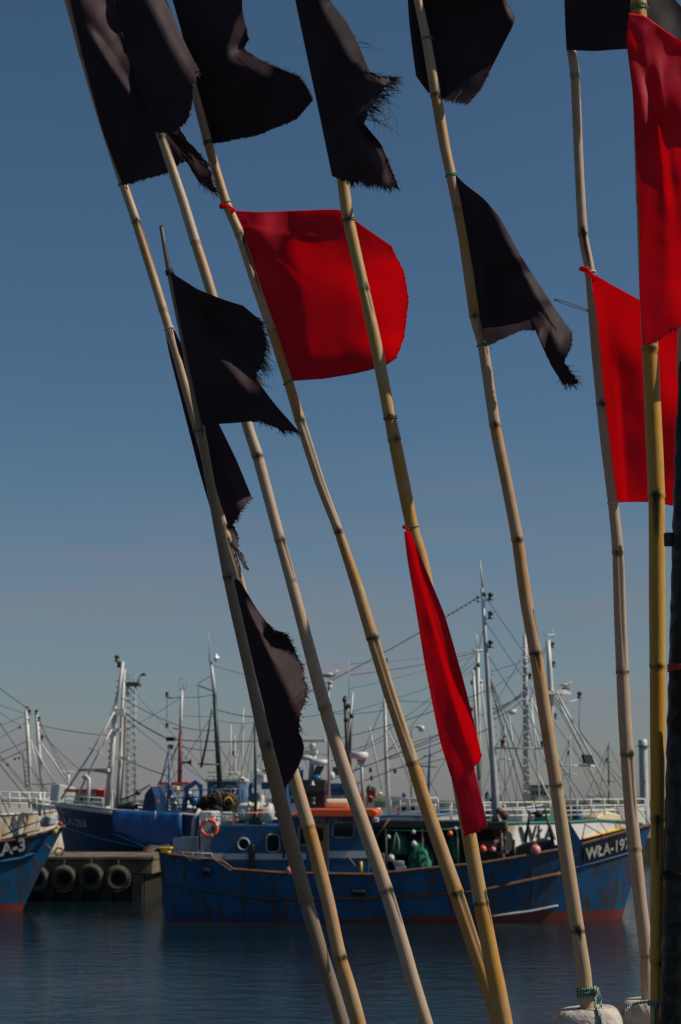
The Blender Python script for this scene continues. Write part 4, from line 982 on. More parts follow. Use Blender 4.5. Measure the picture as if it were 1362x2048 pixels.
for (x0, y0, x1, y1, wd) in [(770, 1400, 700, 1560, 1.2), (771, 1395, 880, 1600, 1.2), (770, 1470, 700, 1500, 1.4), (772, 1500, 953, 1440, 1.6), (773, 1520, 954, 1456, 1.8), (770, 1420, 657, 1426, 1.2), (770, 1400, 956, 1400, 1.2), (773, 1540, 957, 1498, 1.4), (770, 1430, 840, 1600, 1.0)]: B9.stay((x0, y0), (x1, y1), wd, 4)

# small far boats whose masts fill the skyline
far = [(470, 1470, 'white'), (530, 1480, 'grey'), (583, 1440, 'grey'), (1010, 1440, 'white'), (1217, 1484, 'dark_grey'), (1140, 1470, 'grey')]
desc = ['left of the dark stern pole', 'right of the dark stern pole', 'above the cream raft drum', 'beside the grey main mast', 'just left of the lighthouse', 'inside the white gantry']
for i, (x, yt, mt) in enumerate(far):
    pl = Plane(100 + i * 4, R(-4), x)
    bt = Boat('distant_boat', pl, x, 'small distant fishing boat whose thin mast stands ' + desc[i], 'fishing boat')
    bt.root['group'] = 'distant boats beyond the basin'
    h = Hull(pl, [(x - 60, 1622), (x, 1618), (x + 40, 1616), (x + 75, 1610)], 4, x + 68, x - 55)
    h.build(bt.root, M[['mid_blue', 'white', 'dark_blue'][i % 3]], M['red_boot'], M['grey'], M['white'], drop=.3)
    bt.tube('mast', mt, [(x, yt), (x + 1, 1620)], [2.2, 4], 0)
    bt.tube('yard', mt, [(x - 12, yt + 78), (x + 14, yt + 79)], 2, 0); bt.tube('yard', mt, [(x - 7, yt + 40), (x + 7, yt + 40)], 1.6, 0); bt.lamp(x - 3, yt + 35, 3, 0, 'dark_grey')
    bt.prism('wheelhouse', 'white', [(x - 40, 1622), (x - 8, 1622), (x - 8, 1590), (x - 38, 1590)], 0, 2, .03)
    bt.window(x - 33, 1596, x - 15, 1606, 0)
    for (dx, dy) in ((-55, 1618), (60, 1614), (-20, 1590)): bt.stay((x, yt + 5), (x + dx, dy), 1, 0)

# ================================================================== shore things
PT = Plane(92, 0, 262)
T = Boat('light_tower', PT, 262, 'grey steel lattice floodlight tower beside the white twin mast', 'tower')
for x, o in ((253, 0), (270, 0), (256, 1), (272, 1)): T.tube('tower_leg', 'mast_grey', [(x, 1366), (x - 1, 1650)], 2.0, o, 6)
b = MB()
for k in range(19):
    y = 1372 + k * 14
    for (p, q) in (((253, y, 0), (270, y + 14, 0)), ((253, y, 0), (270, y, 0)), ((270, y, 0), (272, y + 14, 1)), ((256, y, 1), (272, y + 14, 1)), ((253, y, 0), (256, y, 1))):
        b.tube([PT.pt(*p), PT.pt(*q)], .018, 4)
b.build('lattice', M['mast_grey'], T.root)
T.rect('platform', 'dark_grey', 248, 1364, 276, 1369, -.3, 1.6); T.railing('mast_grey', [(251, 1351), (275, 1351)], [0, 6], 8, 1.2, -.2)
T.tube('lamp_arm', 'dark_grey', [(277, 1370), (278, 1354), (283, 1349)], 2.2, 0); T.prism('floodlight', 'dark_grey', [(280, 1351), (291, 1350), (289, 1346), (283, 1347)], -.2, .5)
PLH = Plane(420, 0, 1290)
T = Boat('lighthouse', PLH, 1290, 'pale cylindrical lighthouse tower between the two right bamboo poles', 'lighthouse')
def m4(px): return px * 420 / F
c0 = PLH.pt(1290, 1640); c0.z = 0; top = PLH.pt(1290, 1479).z
b = MB(); b.lathe(c0, [(m4(9), 0), (m4(8.4), top - m4(14))], n=28); b.build('tower', M['white'], T.root)
b = MB(); b.lathe(c0 + Vector((0, 0, top - m4(14))), [(m4(8.4), 0), (m4(14), m4(.5)), (m4(14), m4(1.8)), (m4(8), m4(2))], n=28, smooth=False); b.build('gallery', M['dark_grey'], T.root)
b = MB(); b.lathe(c0 + Vector((0, 0, top - m4(12))), [(m4(8.6), 0), (m4(8.6), m4(10.5)), (m4(6), m4(12.4)), (0, m4(12.6))], n=28); b.build('lantern_room', M['white'], T.root)
for (x, y) in ((1286, 1554), (1289, 1563)):
    b = MB(); b.box(PLH.pt(x, y, -m4(8.2)), m4(2), .6, m4(3)); b.build('tower_window', M['dark_grey'], T.root)
PB2 = Plane(300, 0, 1075)
T = Boat('harbour_building', PB2, 1078, 'small pinkish grey block building far behind the white mast', 'building')
T.prism('wall', 'cream', [(1061, 1612), (1097, 1612), (1097, 1573), (1061, 1573)], 0, 6); T.prism('roof', 'dark_grey', [(1059, 1573), (1099, 1573), (1099, 1570), (1059, 1570)], -.5, 7)
for k in range(4): T.rect('window', 'glass', 1064 + k * 8, 1582, 1069 + k * 8, 1590, -.05, .2)
PS = Plane(80, 0, 821)
T = Boat('street_lamp', PS, 822, 'grey quay lamp post with white globe on a curved arm', 'street lamp')
T.tube('post', 'mast_grey', [(823, 1668), (822, 1470), (823, 1459), (828, 1454), (836, 1455)], [4, 3, 2.4, 2.2, 2]); T.ball('globe', 'white', 843, 1457, 6.5); T.tube('cap', 'grey', [(834, 1453), (840, 1453)], 5)
# seagulls resting on lamps
def gull(pl, px, py, off, label, s=1.0):
    c = pl.pt(px, py, off); t = thing('seagull', c, label, 'seagull', 'gulls perched on lamps')
    vs_pts = [c + Vector((-.26, 0, .14)) * s, c + Vector((-.1, 0, .15)) * s, c + Vector((.08, 0, .17)) * s, c + Vector((.17, 0, .24)) * s, c + Vector((.22, 0, .29)) * s, c + Vector((.27, 0, .285)) * s]
    b = MB(); b.tube(vs_pts, [.015 * s, .07 * s, .085 * s, .05 * s, .05 * s, .01 * s], 10); b.build('body', M['white'], t)
    b = MB(); b.tube([c + Vector((-.3, -.05, .15)) * s, c + Vector((-.05, -.08, .18)) * s, c + Vector((.1, -.06, .18)) * s], [.008 * s, .045 * s, .02 * s], 8); b.build('wing', M['grey'], t)
    b = MB(); b.tube([c + Vector((0, -.02, 0)) * s, c + Vector((0, -.02, .1)) * s], .008 * s, 5); b.tube([c + Vector((.03, .03, 0)) * s, c + Vector((.03, .03, .1)) * s], .008 * s, 5); b.build('legs', M['yellow'], t)
gull(PL, 660, 1361, OFF + .8, 'white gull perched on the lamp mast left of the bent pole', 1.0)
gull(P5, 1131, 1378, -.3, 'small gull resting on the lamp platform of the white gantry', .9)
# far wooded shore, one low uneven mass
b = MB(); rnd = random.Random(3); vs = []; fs = []
N = 400
for i in range(N + 1):
    x = -700 + 1400 * i / N
    hgt = 3.2 + 2.4 * noise.noise(Vector((x * .02, 1.3, 0))) + 1.1 * noise.noise(Vector((x * .13, 4.1, 0))) + .6 * rnd.random()
    for (yy, k) in ((870, 0), (872, .55), (878, .9), (886, 1.0), (900, .8), (910, 0)):
        vs.append((x + rnd.uniform(-.8, .8), yy + rnd.uniform(-1, 1), .2 + hgt * k * (1 + .12 * rnd.uniform(-1, 1)) if k else -.5))
for i in range(N):
    for j in range(5): fs.append((i * 6 + j, (i + 1) * 6 + j, (i + 1) * 6 + j + 1, i * 6 + j + 1))
b.add(vs, fs); tag(b.build('far_woodland', M['trees']), 'low dark green tree line along the far shore', 'trees', kind='stuff')

# ================================================================== foreground: bamboo marker poles with flags
QUAY_Z = 2.0
def catmull(pts, n):
    """resample a polyline of tuples with gentle smoothing"""
    out = []
    for i in range(len(pts) - 1):
        p0 = pts[max(i - 1, 0)]; p1 = pts[i]; p2 = pts[i + 1]; p3 = pts[min(i + 2, len(pts) - 1)]
        for k in range(n):
            t = k / n
            c = []
            for a, b_, c_, d in zip(p0, p1, p2, p3):
                m1 = (c_ - a) * .5 * .6; m2 = (d - b_) * .5 * .6
                c.append((2 * t ** 3 - 3 * t ** 2 + 1) * b_ + (t ** 3 - 2 * t ** 2 + t) * m1 + (-2 * t ** 3 + 3 * t ** 2) * c_ + (t ** 3 - t ** 2) * m2)
            out.append(tuple(c))
    out.append(pts[-1]); return out
class Pole:
    def __init__(s, label, mat, Y, pts, nodes, grooves=(), bottom=True, top_free=False, seed=0, name='flag_pole'):
        """pts: (px, py, width px); nodes: py of the joints; grooves: (py start, py end, angle)"""
        s.Y = Y; rnd = random.Random(seed + 11)
        pts = [tuple(map(float, p)) for p in pts]
        s.px = pts
        if bottom:                                            # carry the cane down to the quay
            x0, y0, w0 = pts[-2]; x1, y1, w1 = pts[-1]
            xa, ya, _ = pts[max(0, len(pts) - 4)]
            yb = 3100.0
            for _ in range(40):
                if P(x1, yb, Y).z > QUAY_Z: yb += 12
                else: break
            while P(x1, yb, Y).z < QUAY_Z + .004: yb -= 2
            pts = pts + [(x1 + (x1 - xa) / (y1 - ya) * (yb - y1), yb, w1 * 1.05)]
        if not top_free:                                      # and up past the frame
            (x0, y0, w0), (x1, y1, w1) = pts[0], pts[1]
            if y0 < 30: pts = [(x0 + (x0 - x1) / (y1 - y0) * 420, y0 - 420, w0 * .85)] + pts
        s.full = pts
        base = P(pts[-1][0], pts[-1][1], Y)
        s.root = thing(name, (base.x, base.y, QUAY_Z if bottom else base.z), label, 'flag pole', 'bamboo marker poles')
        fine = catmull(pts, 40)
        b = MB(); n = 32; vs = []; tone = []; stain = []; ang = []; ln = []
        segs = sorted(nodes); tones = [rnd.uniform(-.35, .6) for _ in range(len(segs) + 1)]
        L = 0; prev = None
        # resample evenly, about every 5 px
        res = [fine[0]]
        for p in fine[1:]:
            q = res[-1]; d = math.hypot(p[0] - q[0], p[1] - q[1])
            if d > 4.0: res.append(p)
        ph = rnd.random() * 6
        nodew = {q: rnd.uniform(.25, 1.0) for q in segs}
        scars = [(q, .75 + 1.1 * rnd.random()) for i, q in enumerate(segs) if (i + seed) % 2 == 0 or rnd.random() < .25]
        for i, (x, y, wd) in enumerate(res):
            c = P(x, y, Y); _, _, k = ray(x, y); r = wd * Y * k / F / 2
            if prev is not None: L += (c - prev).length
            prev = c
            a, bb = res[max(i - 1, 0)], res[min(i + 1, len(res) - 1)]
            t = (P(bb[0], bb[1], Y) - P(a[0], a[1], Y)).normalized()
            e1 = t.cross(Vector((0, 1, 0))).normalized(); e2 = t.cross(e1)
            if e2.y > 0: e2 = -e2                              # e2 faces the viewer, e1 sideways
            if e1.x < 0: e1 = -e1
            dn = min([abs(y - q) for q in segs] or [999]); below = min([y - q for q in segs if y - q >= -2] or [999]); above = min([q - y for q in segs if q - y >= -2] or [999])
            rr = r * (1 + .075 * math.exp(-(dn / 3.2) ** 2) - .055 * math.exp(-((below - 7) / 4) ** 2) + .03 * math.exp(-(above / 16)) + .018 * math.sin(y * .021 + ph))
            si = sum(1 for q in segs if q < y)
            frac = 0
            tn = tones[si] + .3 * math.exp(-((below) / 70)) - .12 * math.exp(-(above / 60))
            for j in range(n):
                q = 2 * math.pi * j / n
                st = 1.1 * nodew.get(min(segs, key=lambda v: abs(v - y)), 1) * math.exp(-((below - 2) / 3.2) ** 2) * max(.1, min(1, .6 + .9 * noise.noise(Vector((q * 1.6, si * 3.3, seed)))))
                st += .8 * nodew.get(min(segs, key=lambda v: abs(v - y)), 1) * math.exp(-(dn / 9) ** 2) * max(0, noise.noise(Vector((q * 2, y * .1, seed))) + .25)
                g = 0
                for (sy, sq_) in scars:
                    if abs(y - sy) < 26:
                        kk = math.exp(-((q - sq_) / .42) ** 2 - ((y - sy - 1) / 8.5) ** 2)
                        st += 1.15 * kk * (.75 + .6 * noise.noise(Vector((q * 6, y * .4, seed)))); g += .07 * math.exp(-((q - sq_) / .3) ** 2 - ((y - sy) / 5) ** 2)
                for (g0, g1, ga) in grooves:
                    if g0 - 6 < y < g1:
                        u = max(0, (y - g0) / (g1 - g0)); wdt = .52 * (1 - .65 * u)
                        dq = (q - ga + math.pi) % (2 * math.pi) - math.pi
                        kk = 1 / (1 + (dq / (wdt * .8)) ** 6)
                        st += kk * (1.0 if y < g0 + 14 else .84 + .14 * math.sin(q * 14 + seed)) * min(1, (1.05 - u) * 3); g -= kk * .2 * (1 - u * .6)
                        if abs(y - g0) < 5: g += kk * .1
                vs.append(c + (e1 * math.cos(q) + e2 * math.sin(q)) * rr * (1 + g))
                tone.append(tn); stain.append(max(0, min(1, st))); ang.append(.5 + .5 * math.cos(q) + (1.3 if math.sin(q) < 0 else 0)); ln.append(L * 3 + seed * 3.7)
        fs = []; m = len(res)
        for i in range(m - 1):
            for j in range(n): fs.append((i * n + j, i * n + (j + 1) % n, (i + 1) * n + (j + 1) % n, (i + 1) * n + j))
        b.add(vs, fs, True)
        b.f.append(tuple(range(n))); b.sm.append(False); b.f.append(tuple((m - 1) * n + k for k in range(n))); b.sm.append(False)
        b.att = {'tone': tone, 'stain': stain, 'ang': ang, 'len': ln}
        s.cane = b.build('cane', M[mat], s.root)
    def at(s, py):
        for (x0, y0, w0), (x1, y1, w1) in zip(s.full, s.full[1:]):
            if y0 <= py <= y1:
                k = (py - y0) / (y1 - y0); return x0 + (x1 - x0) * k, w0 + (w1 - w0) * k
        return s.full[-1][0], s.full[-1][2]
    def dirn(s, py):
        a = s.at(py - 15)[0]; c = s.at(py + 15)[0]
        return (P(c, py + 15, s.Y) - P(a, py - 15, s.Y)).normalized()
    def tie(s, py, mat='cord_green', turns=2, thick=2.6, tail=8, knot=True, name='tie_cord', tilt=.12):
        x, wd = s.at(py); c = P(x, py, s.Y); _, _, k = ray(x, py); px = s.Y * k / F
        ax = s.dirn(py); b = MB()
        for i in range(turns):
            a2 = (ax + Vector((tilt * (-1) ** i, .1, 0))).normalized()
            b.torus(c + ax * ((i - (turns - 1) / 2) * thick * .85 * px), (wd / 2 + thick * .35) * px, thick / 2 * px, a2, 22, 6)
        if knot:
            kp = c + Vector((wd * .42 * px, -wd * .36 * px, 0)); b.ball(kp, thick * .9 * px, 8, 6)
            b.tube([kp, kp + Vector((3, -2, -tail * .4)) * px, kp + Vector((5 + tail * .3, -2, -tail)) * px], thick * .3 * px, 5)
        return b.build(name, M[mat], s.root)

def poly_at(pts, t):
    """point at fraction t of a polyline's length, gently smoothed"""
    d = [0]
    for a, c in zip(pts, pts[1:]): d.append(d[-1] + math.hypot(c[0] - a[0], c[1] - a[1]))
    L = d[-1] * t
    for i in range(len(pts) - 1):
        if L <= d[i + 1] or i == len(pts) - 2:
            u = (L - d[i]) / max(1e-6, d[i + 1] - d[i])
            p0 = pts[max(i - 1, 0)]; p1 = pts[i]; p2 = pts[i + 1]; p3 = pts[min(i + 2, len(pts) - 1)]
            r = []
            for a, b_, c_, e in zip(p0, p1, p2, p3):
                m1 = (c_ - a) * .25; m2 = (e - b_) * .25
                r.append((2 * u ** 3 - 3 * u ** 2 + 1) * b_ + (u ** 3 - 2 * u ** 2 + u) * m1 + (-2 * u ** 3 + 3 * u ** 2) * c_ + (u ** 3 - u ** 2) * m2)
            return r
def soft(x, e=.16):
    """0 to 1 ramp over one unit with slightly rounded ends"""
    def sp(v): return v if v > 12 * e else e * math.log1p(math.exp(v / e * 1.0)) if v > -12 * e else 0.0
    return sp(x + .5) - sp(x - .5)
def sstep(x): x = max(0, min(1, x)); return x * x * (3 - 2 * x)
def flag(pole, label, red, left, top, right, bottom, dy=0.0, k=-.3, folds=(), fringe=(), nu=72, nv=72, wr=.0028, ragged=(), seed=0, bow=0.0, kz=0.0, creases=()):
    """left and right run top to bottom, top and bottom run left to right (photo pixels); folds: (x0,y0,x1,y1,width px,depth m)
       k: slope of the cloth in depth towards its free edge; fringe: (edge, t0, t1, threads, min px, max px, dirx, diry)"""
    Y = pole.Y + dy; mpp = Y / F; rnd = random.Random(seed + 100)
    NU, NV = nu, nv; pxs = []; vs = []; fs = []
    Lp = [poly_at(left, j / NV) for j in range(NV + 1)]; Rp = [poly_at(right, j / NV) for j in range(NV + 1)]
    Tp = [poly_at(top, i / NU) for i in range(NU + 1)]; Bp = [poly_at(bottom, i / NU) for i in range(NU + 1)]
    def jag(arr, a, c, amp, nrm):
        n = len(arr)
        for i in range(n):
            t = i / (n - 1)
            if a <= t <= c and 0 < i < n - 1:
                q = rnd.uniform(-1, 1) * amp; arr[i] = [arr[i][0] + nrm[0] * q, arr[i][1] + nrm[1] * q]
    for (edge, a, c, amp) in ragged:
        if edge == 'R': jag(Rp, a, c, amp, (1, .2))
        else: jag(Bp, a, c, amp, (.2, 1))
    c00, c10, c01, c11 = Lp[0], Rp[0], Lp[-1], Rp[-1]
    for j in range(NV + 1):
        v = j / NV
        for i in range(NU + 1):
            u = i / NU
            x = (1 - u) * Lp[j][0] + u * Rp[j][0] + (1 - v) * Tp[i][0] + v * Bp[i][0] - ((1 - u) * (1 - v) * c00[0] + u * (1 - v) * c10[0] + (1 - u) * v * c01[0] + u * v * c11[0])
            y = (1 - u) * Lp[j][1] + u * Rp[j][1] + (1 - v) * Tp[i][1] + v * Bp[i][1] - ((1 - u) * (1 - v) * c00[1] + u * (1 - v) * c10[1] + (1 - u) * v * c01[1] + u * v * c11[1])
            d = k * (x - Lp[j][0]) * mpp + bow * math.sin(math.pi * u) + kz * (y - left[0][1]) * mpp
            for (x0, y0, x1, y1, wd, amp) in folds:
                L = math.hypot(x1 - x0, y1 - y0); tx, ty = (x1 - x0) / L, (y1 - y0) / L
                al = ((x - x0) * tx + (y - y0) * ty) / L
                sd = (x - x0) * ty - (y - y0) * tx            # positive to the right of a downward line
                fade = sstep((al + .25) / .4) * sstep((1.25 - al) / .4)
                d += amp * fade * soft(sd / wd)
            for (x0, y0, x1, y1, slope) in creases:           # beyond the line the cloth turns by slope
                L = math.hypot(x1 - x0, y1 - y0); tx, ty = (x1 - x0) / L, (y1 - y0) / L
                al = ((x - x0) * tx + (y - y0) * ty) / L
                sd = (x - x0) * ty - (y - y0) * tx
                d += slope * mpp * 3.0 * (math.log1p(math.exp(min(40, sd / 3.0)))) * sstep((al + .15) / .2) * sstep((1.15 - al) / .2)
            e = sstep(u / .15)
            d += e * (wr * 2.2 * noise.noise(Vector((x * .011, y * .007, seed * 3.1))) + wr * noise.noise(Vector((x * .03, y * .02, seed + 8.))))
            vs.append(P(x, y, Y + d)); pxs.append((x, y, Y + d))
    W = NU + 1
    for j in range(NV):
        for i in range(NU): fs.append((j * W + i, (j + 1) * W + i, (j + 1) * W + i + 1, j * W + i + 1))
    b = MB(); b.add(vs, fs, True)
    o = b.build('flag', M['cloth_red' if red else 'cloth_black'], pole.root); o['label'] = label
    md = o.modifiers.new('hem', 'SOLIDIFY'); md.thickness = .0006; md.offset = 0
    if fringe:
        b = MB()
        for (edge, t0, t1, cnt, l0, l1, dx, dyy) in fringe:
            for q in range(cnt):
                t = t0 + (t1 - t0) * rnd.random()
                if edge == 'R': i0 = min(NV, int(t * NV)) * W + NU; i1 = max(0, int(t * NV) - 1) * W + NU
                else: i0 = NV * W + min(NU, int(t * NU)); i1 = NV * W + max(0, int(t * NU) - 1)
                x, y, dd = pxs[i0]; xb, yb, _ = pxs[i1]; f = rnd.random(); x = x * f + xb * (1 - f); y = y * f + yb * (1 - f)
                ln = rnd.uniform(l0, l1) * (1 if rnd.random() < .9 else 1.4); a = math.atan2(dyy, dx) + rnd.gauss(0, .22); cu = rnd.gauss(.15, .35)
                pts = []
                for s_ in range(5):
                    r = ln * s_ / 4; aa = a + cu * s_ / 4
                    pts.append(P(x - 2 * math.cos(a) + r * math.cos(aa), y - 2 * math.sin(a) + r * math.sin(aa), dd + .002 * s_ * cu))
                wdt = rnd.uniform(.45, .9) * mpp
                b.tube(pts, [wdt, wdt, wdt * .8, wdt * .6, wdt * .25], 3, cap=False)
        fo = b.build('frayed_threads', M['thread_red' if red else 'thread_black'], o); fo['kind'] = 'stuff'
    return o

FRONT = math.pi / 2
# --- pole 1, leftmost, three black flags
p1 = Pole('leftmost tan bamboo pole with three black flags one above another', 'bamboo_tan', 4.10,
          [(136, 0, 15), (166, 110, 16), (205, 240, 17), (246, 366, 18), (272, 443, 18), (337, 655, 18), (395, 860, 18), (452, 1070, 19), (478, 1160, 20), (530, 1350, 23), (587, 1550, 26), (620, 1665, 27), (655, 1800, 27), (680, 1915, 27), (718, 2048, 28)],
          [110, 443, 620, 860, 1052, 1350, 1652, 1915], [(448, 560, .35), (1085, 1200, 1.2)], seed=1)
p1.tie(368, 'cord_green', 2, 3, 9); p1.tie(657, 'cord_white', 1, 2.4, 8)
flag(p1, 'torn black flag at the top left corner', False, [(128, -60), (163, 100), (202, 250), (245, 368)], [(128, -60), (210, -60), (300, -60)],
     [(300, -60), (325, 60), (345, 180), (362, 262), (392, 300), (416, 330), (434, 388)], [(245, 370), (285, 360), (330, 347), (371, 323), (398, 362), (434, 388)],
     dy=-.028, k=-.42, folds=[(168, -60, 262, 128, 52, .085), (192, 72, 292, 222, 12, .030), (236, 60, 285, 160, 10, -.015), (330, 255, 412, 345, 26, .035)], ragged=[('B', .05, 1, 2.2), ('R', .7, 1, 3)],
     fringe=[('B', .05, .6, 120, 2, 6, .3, 1), ('B', .8, 1, 60, 5, 20, .8, .7), ('R', .82, 1, 60, 4, 16, 1, .4)], seed=1)
flag(p1, 'narrow dark flag hanging behind the thin grey stick', False, [(329, 656), (338, 705), (365, 812), (398, 940), (432, 1056)], [(329, 656), (338, 655), (347, 656)],
     [(347, 656), (390, 745), (438, 848), (472, 918), (503, 993)], [(432, 1056), (448, 1066), (472, 1040), (490, 1010), (503, 993)],
     dy=.0, k=-.25, creases=[(372, 740, 476, 1010, .95)], ragged=[('B', .1, 1, 3)], fringe=[('B', .25, 1, 70, 3, 10, .9, .5)], nu=40, seed=2)
flag(p1, 'small ragged scrap of black cloth below the narrow flag', False, [(446, 1052), (456, 1075), (466, 1092)], [(446, 1052), (458, 1045), (468, 1052)],
     [(468, 1052), (478, 1078), (475, 1092), (488, 1115), (498, 1140)], [(466, 1092), (478, 1112), (487, 1132), (498, 1140)], dy=-.01, k=-.1, folds=[(460, 1060, 490, 1130, 12, .02)],
     ragged=[('R', 0, 1, 2), ('B', 0, 1, 2)], fringe=[('B', .3, 1, 40, 3, 12, .6, .8), ('R', .1, 1, 20, 3, 8, 1, .2)], nu=16, nv=24, seed=3)
flag(p1, 'lowest black flag with a sunlit purple patch and frayed edge', False, [(466, 1160), (498, 1300), (530, 1425), (562, 1588)], [(466, 1160), (474, 1158), (481, 1163)],
     [(481, 1163), (512, 1215), (545, 1258), (574, 1270), (604, 1335), (613, 1385), (600, 1430), (597, 1455), (608, 1492), (606, 1512)], [(562, 1588), (578, 1566), (594, 1538), (606, 1512)],
     dy=-.06, k=-.30, folds=[(500, 1212, 545, 1310, 8, .012)], creases=[(500, 1215, 614, 1470, 1.05), (528, 1272, 640, 1345, -1.15)], ragged=[('R', .25, .9, 3), ('B', .2, 1, 2.5)],
     fringe=[('R', .28, .75, 190, 4, 13, 1, .5), ('R', .72, .9, 25, 6, 26, .9, .6), ('B', .2, 1, 50, 2, 7, .3, 1)], seed=4)
# --- pole 2, thin grey stick
p2 = Pole('thin weathered grey bamboo stick ending below the top, holding a torn black flag', 'bamboo_grey', 3.72,
          [(322, 452, 8), (331, 505, 9), (340, 550, 11), (372, 700, 15), (400, 850, 17), (428, 1010, 18), (456, 1155, 20), (500, 1350, 22), (530, 1480, 26), (570, 1640, 30), (612, 1800, 28), (648, 1925, 28), (685, 2048, 29)],
          [862, 1155, 1490, 1800], [], top_free=True, seed=2)
p2.tie(1153, 'cord_wire', 3, 1.4, 10, False); p2.tie(862, 'cord_wire', 2, 1.6, 10, False)
p2.tie(544, 'cord_wire', 3, 4, 6)
flag(p2, 'black flag with frayed right edge tied to the thin grey stick', False, [(340, 543), (357, 630), (380, 740), (404, 850)], [(340, 543), (395, 578), (450, 600), (486, 611)],
     [(486, 611), (520, 642), (533, 688), (522, 730), (513, 757), (550, 808), (597, 862)], [(404, 850), (470, 846), (525, 842), (565, 862), (597, 862)],
     dy=-.012, k=-.38, folds=[(400, 645, 500, 770, 22, .038), (350, 555, 470, 680, 14, -.012)], ragged=[('R', .1, .55, 3), ('B', .5, 1, 2)],
     fringe=[('R', .12, .5, 170, 5, 18, 1, .45), ('R', .38, .6, 60, 14, 42, .8, .75), ('B', .55, 1, 120, 5, 18, .8, .6)], seed=5)
# --- pole 3
p3 = Pole('pale bamboo pole emerging from the large black flag near the top left', 'bamboo_pale', 3.92,
          [(236, 0, 15), (290, 170, 17), (320, 265, 18), (365, 400, 20), (391, 485, 20), (424, 590, 21), (495, 850, 22), (516, 915, 23), (560, 1080, 21), (590, 1190, 23), (650, 1415, 26), (702, 1580, 28), (772, 1780, 28), (808, 1900, 28), (852, 2048, 28)],
          [170, 272, 485, 700, 912, 1080, 1415, 1780], [(1084, 1170, .7), (1784, 1860, .6), (278, 330, .4)], seed=3)
flag(p3, 'large black flag with a sunlit fold left of the dark round flag', False, [(214, -60), (252, 90), (281, 190), (306, 264)], [(214, -60), (262, -60), (300, -60)],
     [(300, -60), (345, 30), (372, 90), (396, 140), (386, 175), (384, 215), (372, 245)], [(306, 264), (328, 267), (350, 262), (372, 245)],
     dy=-.036, k=-.35, folds=[(285, -60, 388, 140, 34, .06), (330, 20, 372, 110, 10, .012)], ragged=[('R', .65, 1, 2.5), ('B', 0, 1, 2)], fringe=[('R', .62, 1, 60, 3, 9, 1, .4), ('B', .3, 1, 40, 3, 8, .5, 1)], nu=44, seed=6)
# --- pole 4
p4 = Pole('tan bamboo pole with a wide black flag above a bright red square flag', 'bamboo_tan', 4.16,
          [(325, 0, 15), (355, 75, 16), (388, 180, 17), (420, 300, 18), (452, 405, 19), (480, 470, 20), (512, 570, 19), (545, 665, 19), (578, 768, 20), (600, 840, 21), (640, 965, 20), (677, 1062, 19), (715, 1175, 23), (745, 1275, 25), (780, 1390, 25), (825, 1525, 25), (855, 1620, 28), (912, 1785, 29), (958, 1925, 29), (1000, 2048, 30)],
          [60, 285, 470, 660, 840, 1062, 1275, 1525, 1785], [(474, 600, 1.1), (844, 1050, 1.0), (1280, 1515, 1.2), (1790, 1990, .9), (0, 50, 1)], seed=4)
p4.tie(285, 'cord_wire', 3, 2, 10); p4.tie(407, 'cord_green', 1, 3, 0, False); p4.tie(765, 'cord_green', 1, 3, 4, False)
b = MB(); c = P(444, 412, 4.15); b.ball(c, .009, 8, 6, (.8, .6, 1)); b.tube([c, P(452, 409, 4.14), P(470, 422, 4.145)], [.006, .004, .005], 8); b.build('cloth_knot', M['cloth_red'], p4.root)
flag(p4, 'wide rounded black flag with fuzzy edge at the top', False, [(328, -60), (362, 60), (388, 165), (420, 284)], [(328, -60), (400, -60), (484, -60)],
     [(484, -60), (485, 20), (497, 78), (488, 98), (530, 124), (600, 155), (626, 199)], [(420, 285), (435, 286), (520, 268), (592, 238), (626, 199)],
     dy=.012, k=-.45, folds=[(466, 108, 548, 138, 30, .05), (420, 120, 560, 240, 60, -.02)], ragged=[('R', .3, 1, 1.5), ('B', 0, 1, 1.2)], fringe=[('R', .35, .56, 50, 2, 5, 1, .2), ('R', .62, 1, 210, 2, 7, .5, -1), ('B', .1, 1, 240, 1.5, 5, .3, 1)], seed=7)
flag(p4, 'bright red square flag with rounded free edge in the middle', True, [(468, 421), (502, 522), (543, 645), (585, 762)], [(468, 421), (520, 424), (600, 421), (680, 420), (730, 455), (782, 491)],
     [(782, 491), (808, 545), (816, 600), (808, 672), (792, 716), (764, 734)], [(585, 762), (650, 757), (715, 746), (764, 734)],
     dy=-.005, k=-.31, folds=[(470, 440, 700, 452, 36, .020), (478, 452, 660, 472, 7, .006), (756, 500, 784, 690, 90, -.070), (575, 492, 745, 585, 50, -.018), (600, 746, 800, 718, 44, .034), (470, 430, 600, 560, 8, -.004)],
     ragged=[('R', 0, 1, 1.2)], fringe=[('R', 0, 1, 200, 1.5, 5, 1, .1), ('B', 0, 1, 90, 1, 4, 0, 1)], wr=.0016, seed=8)
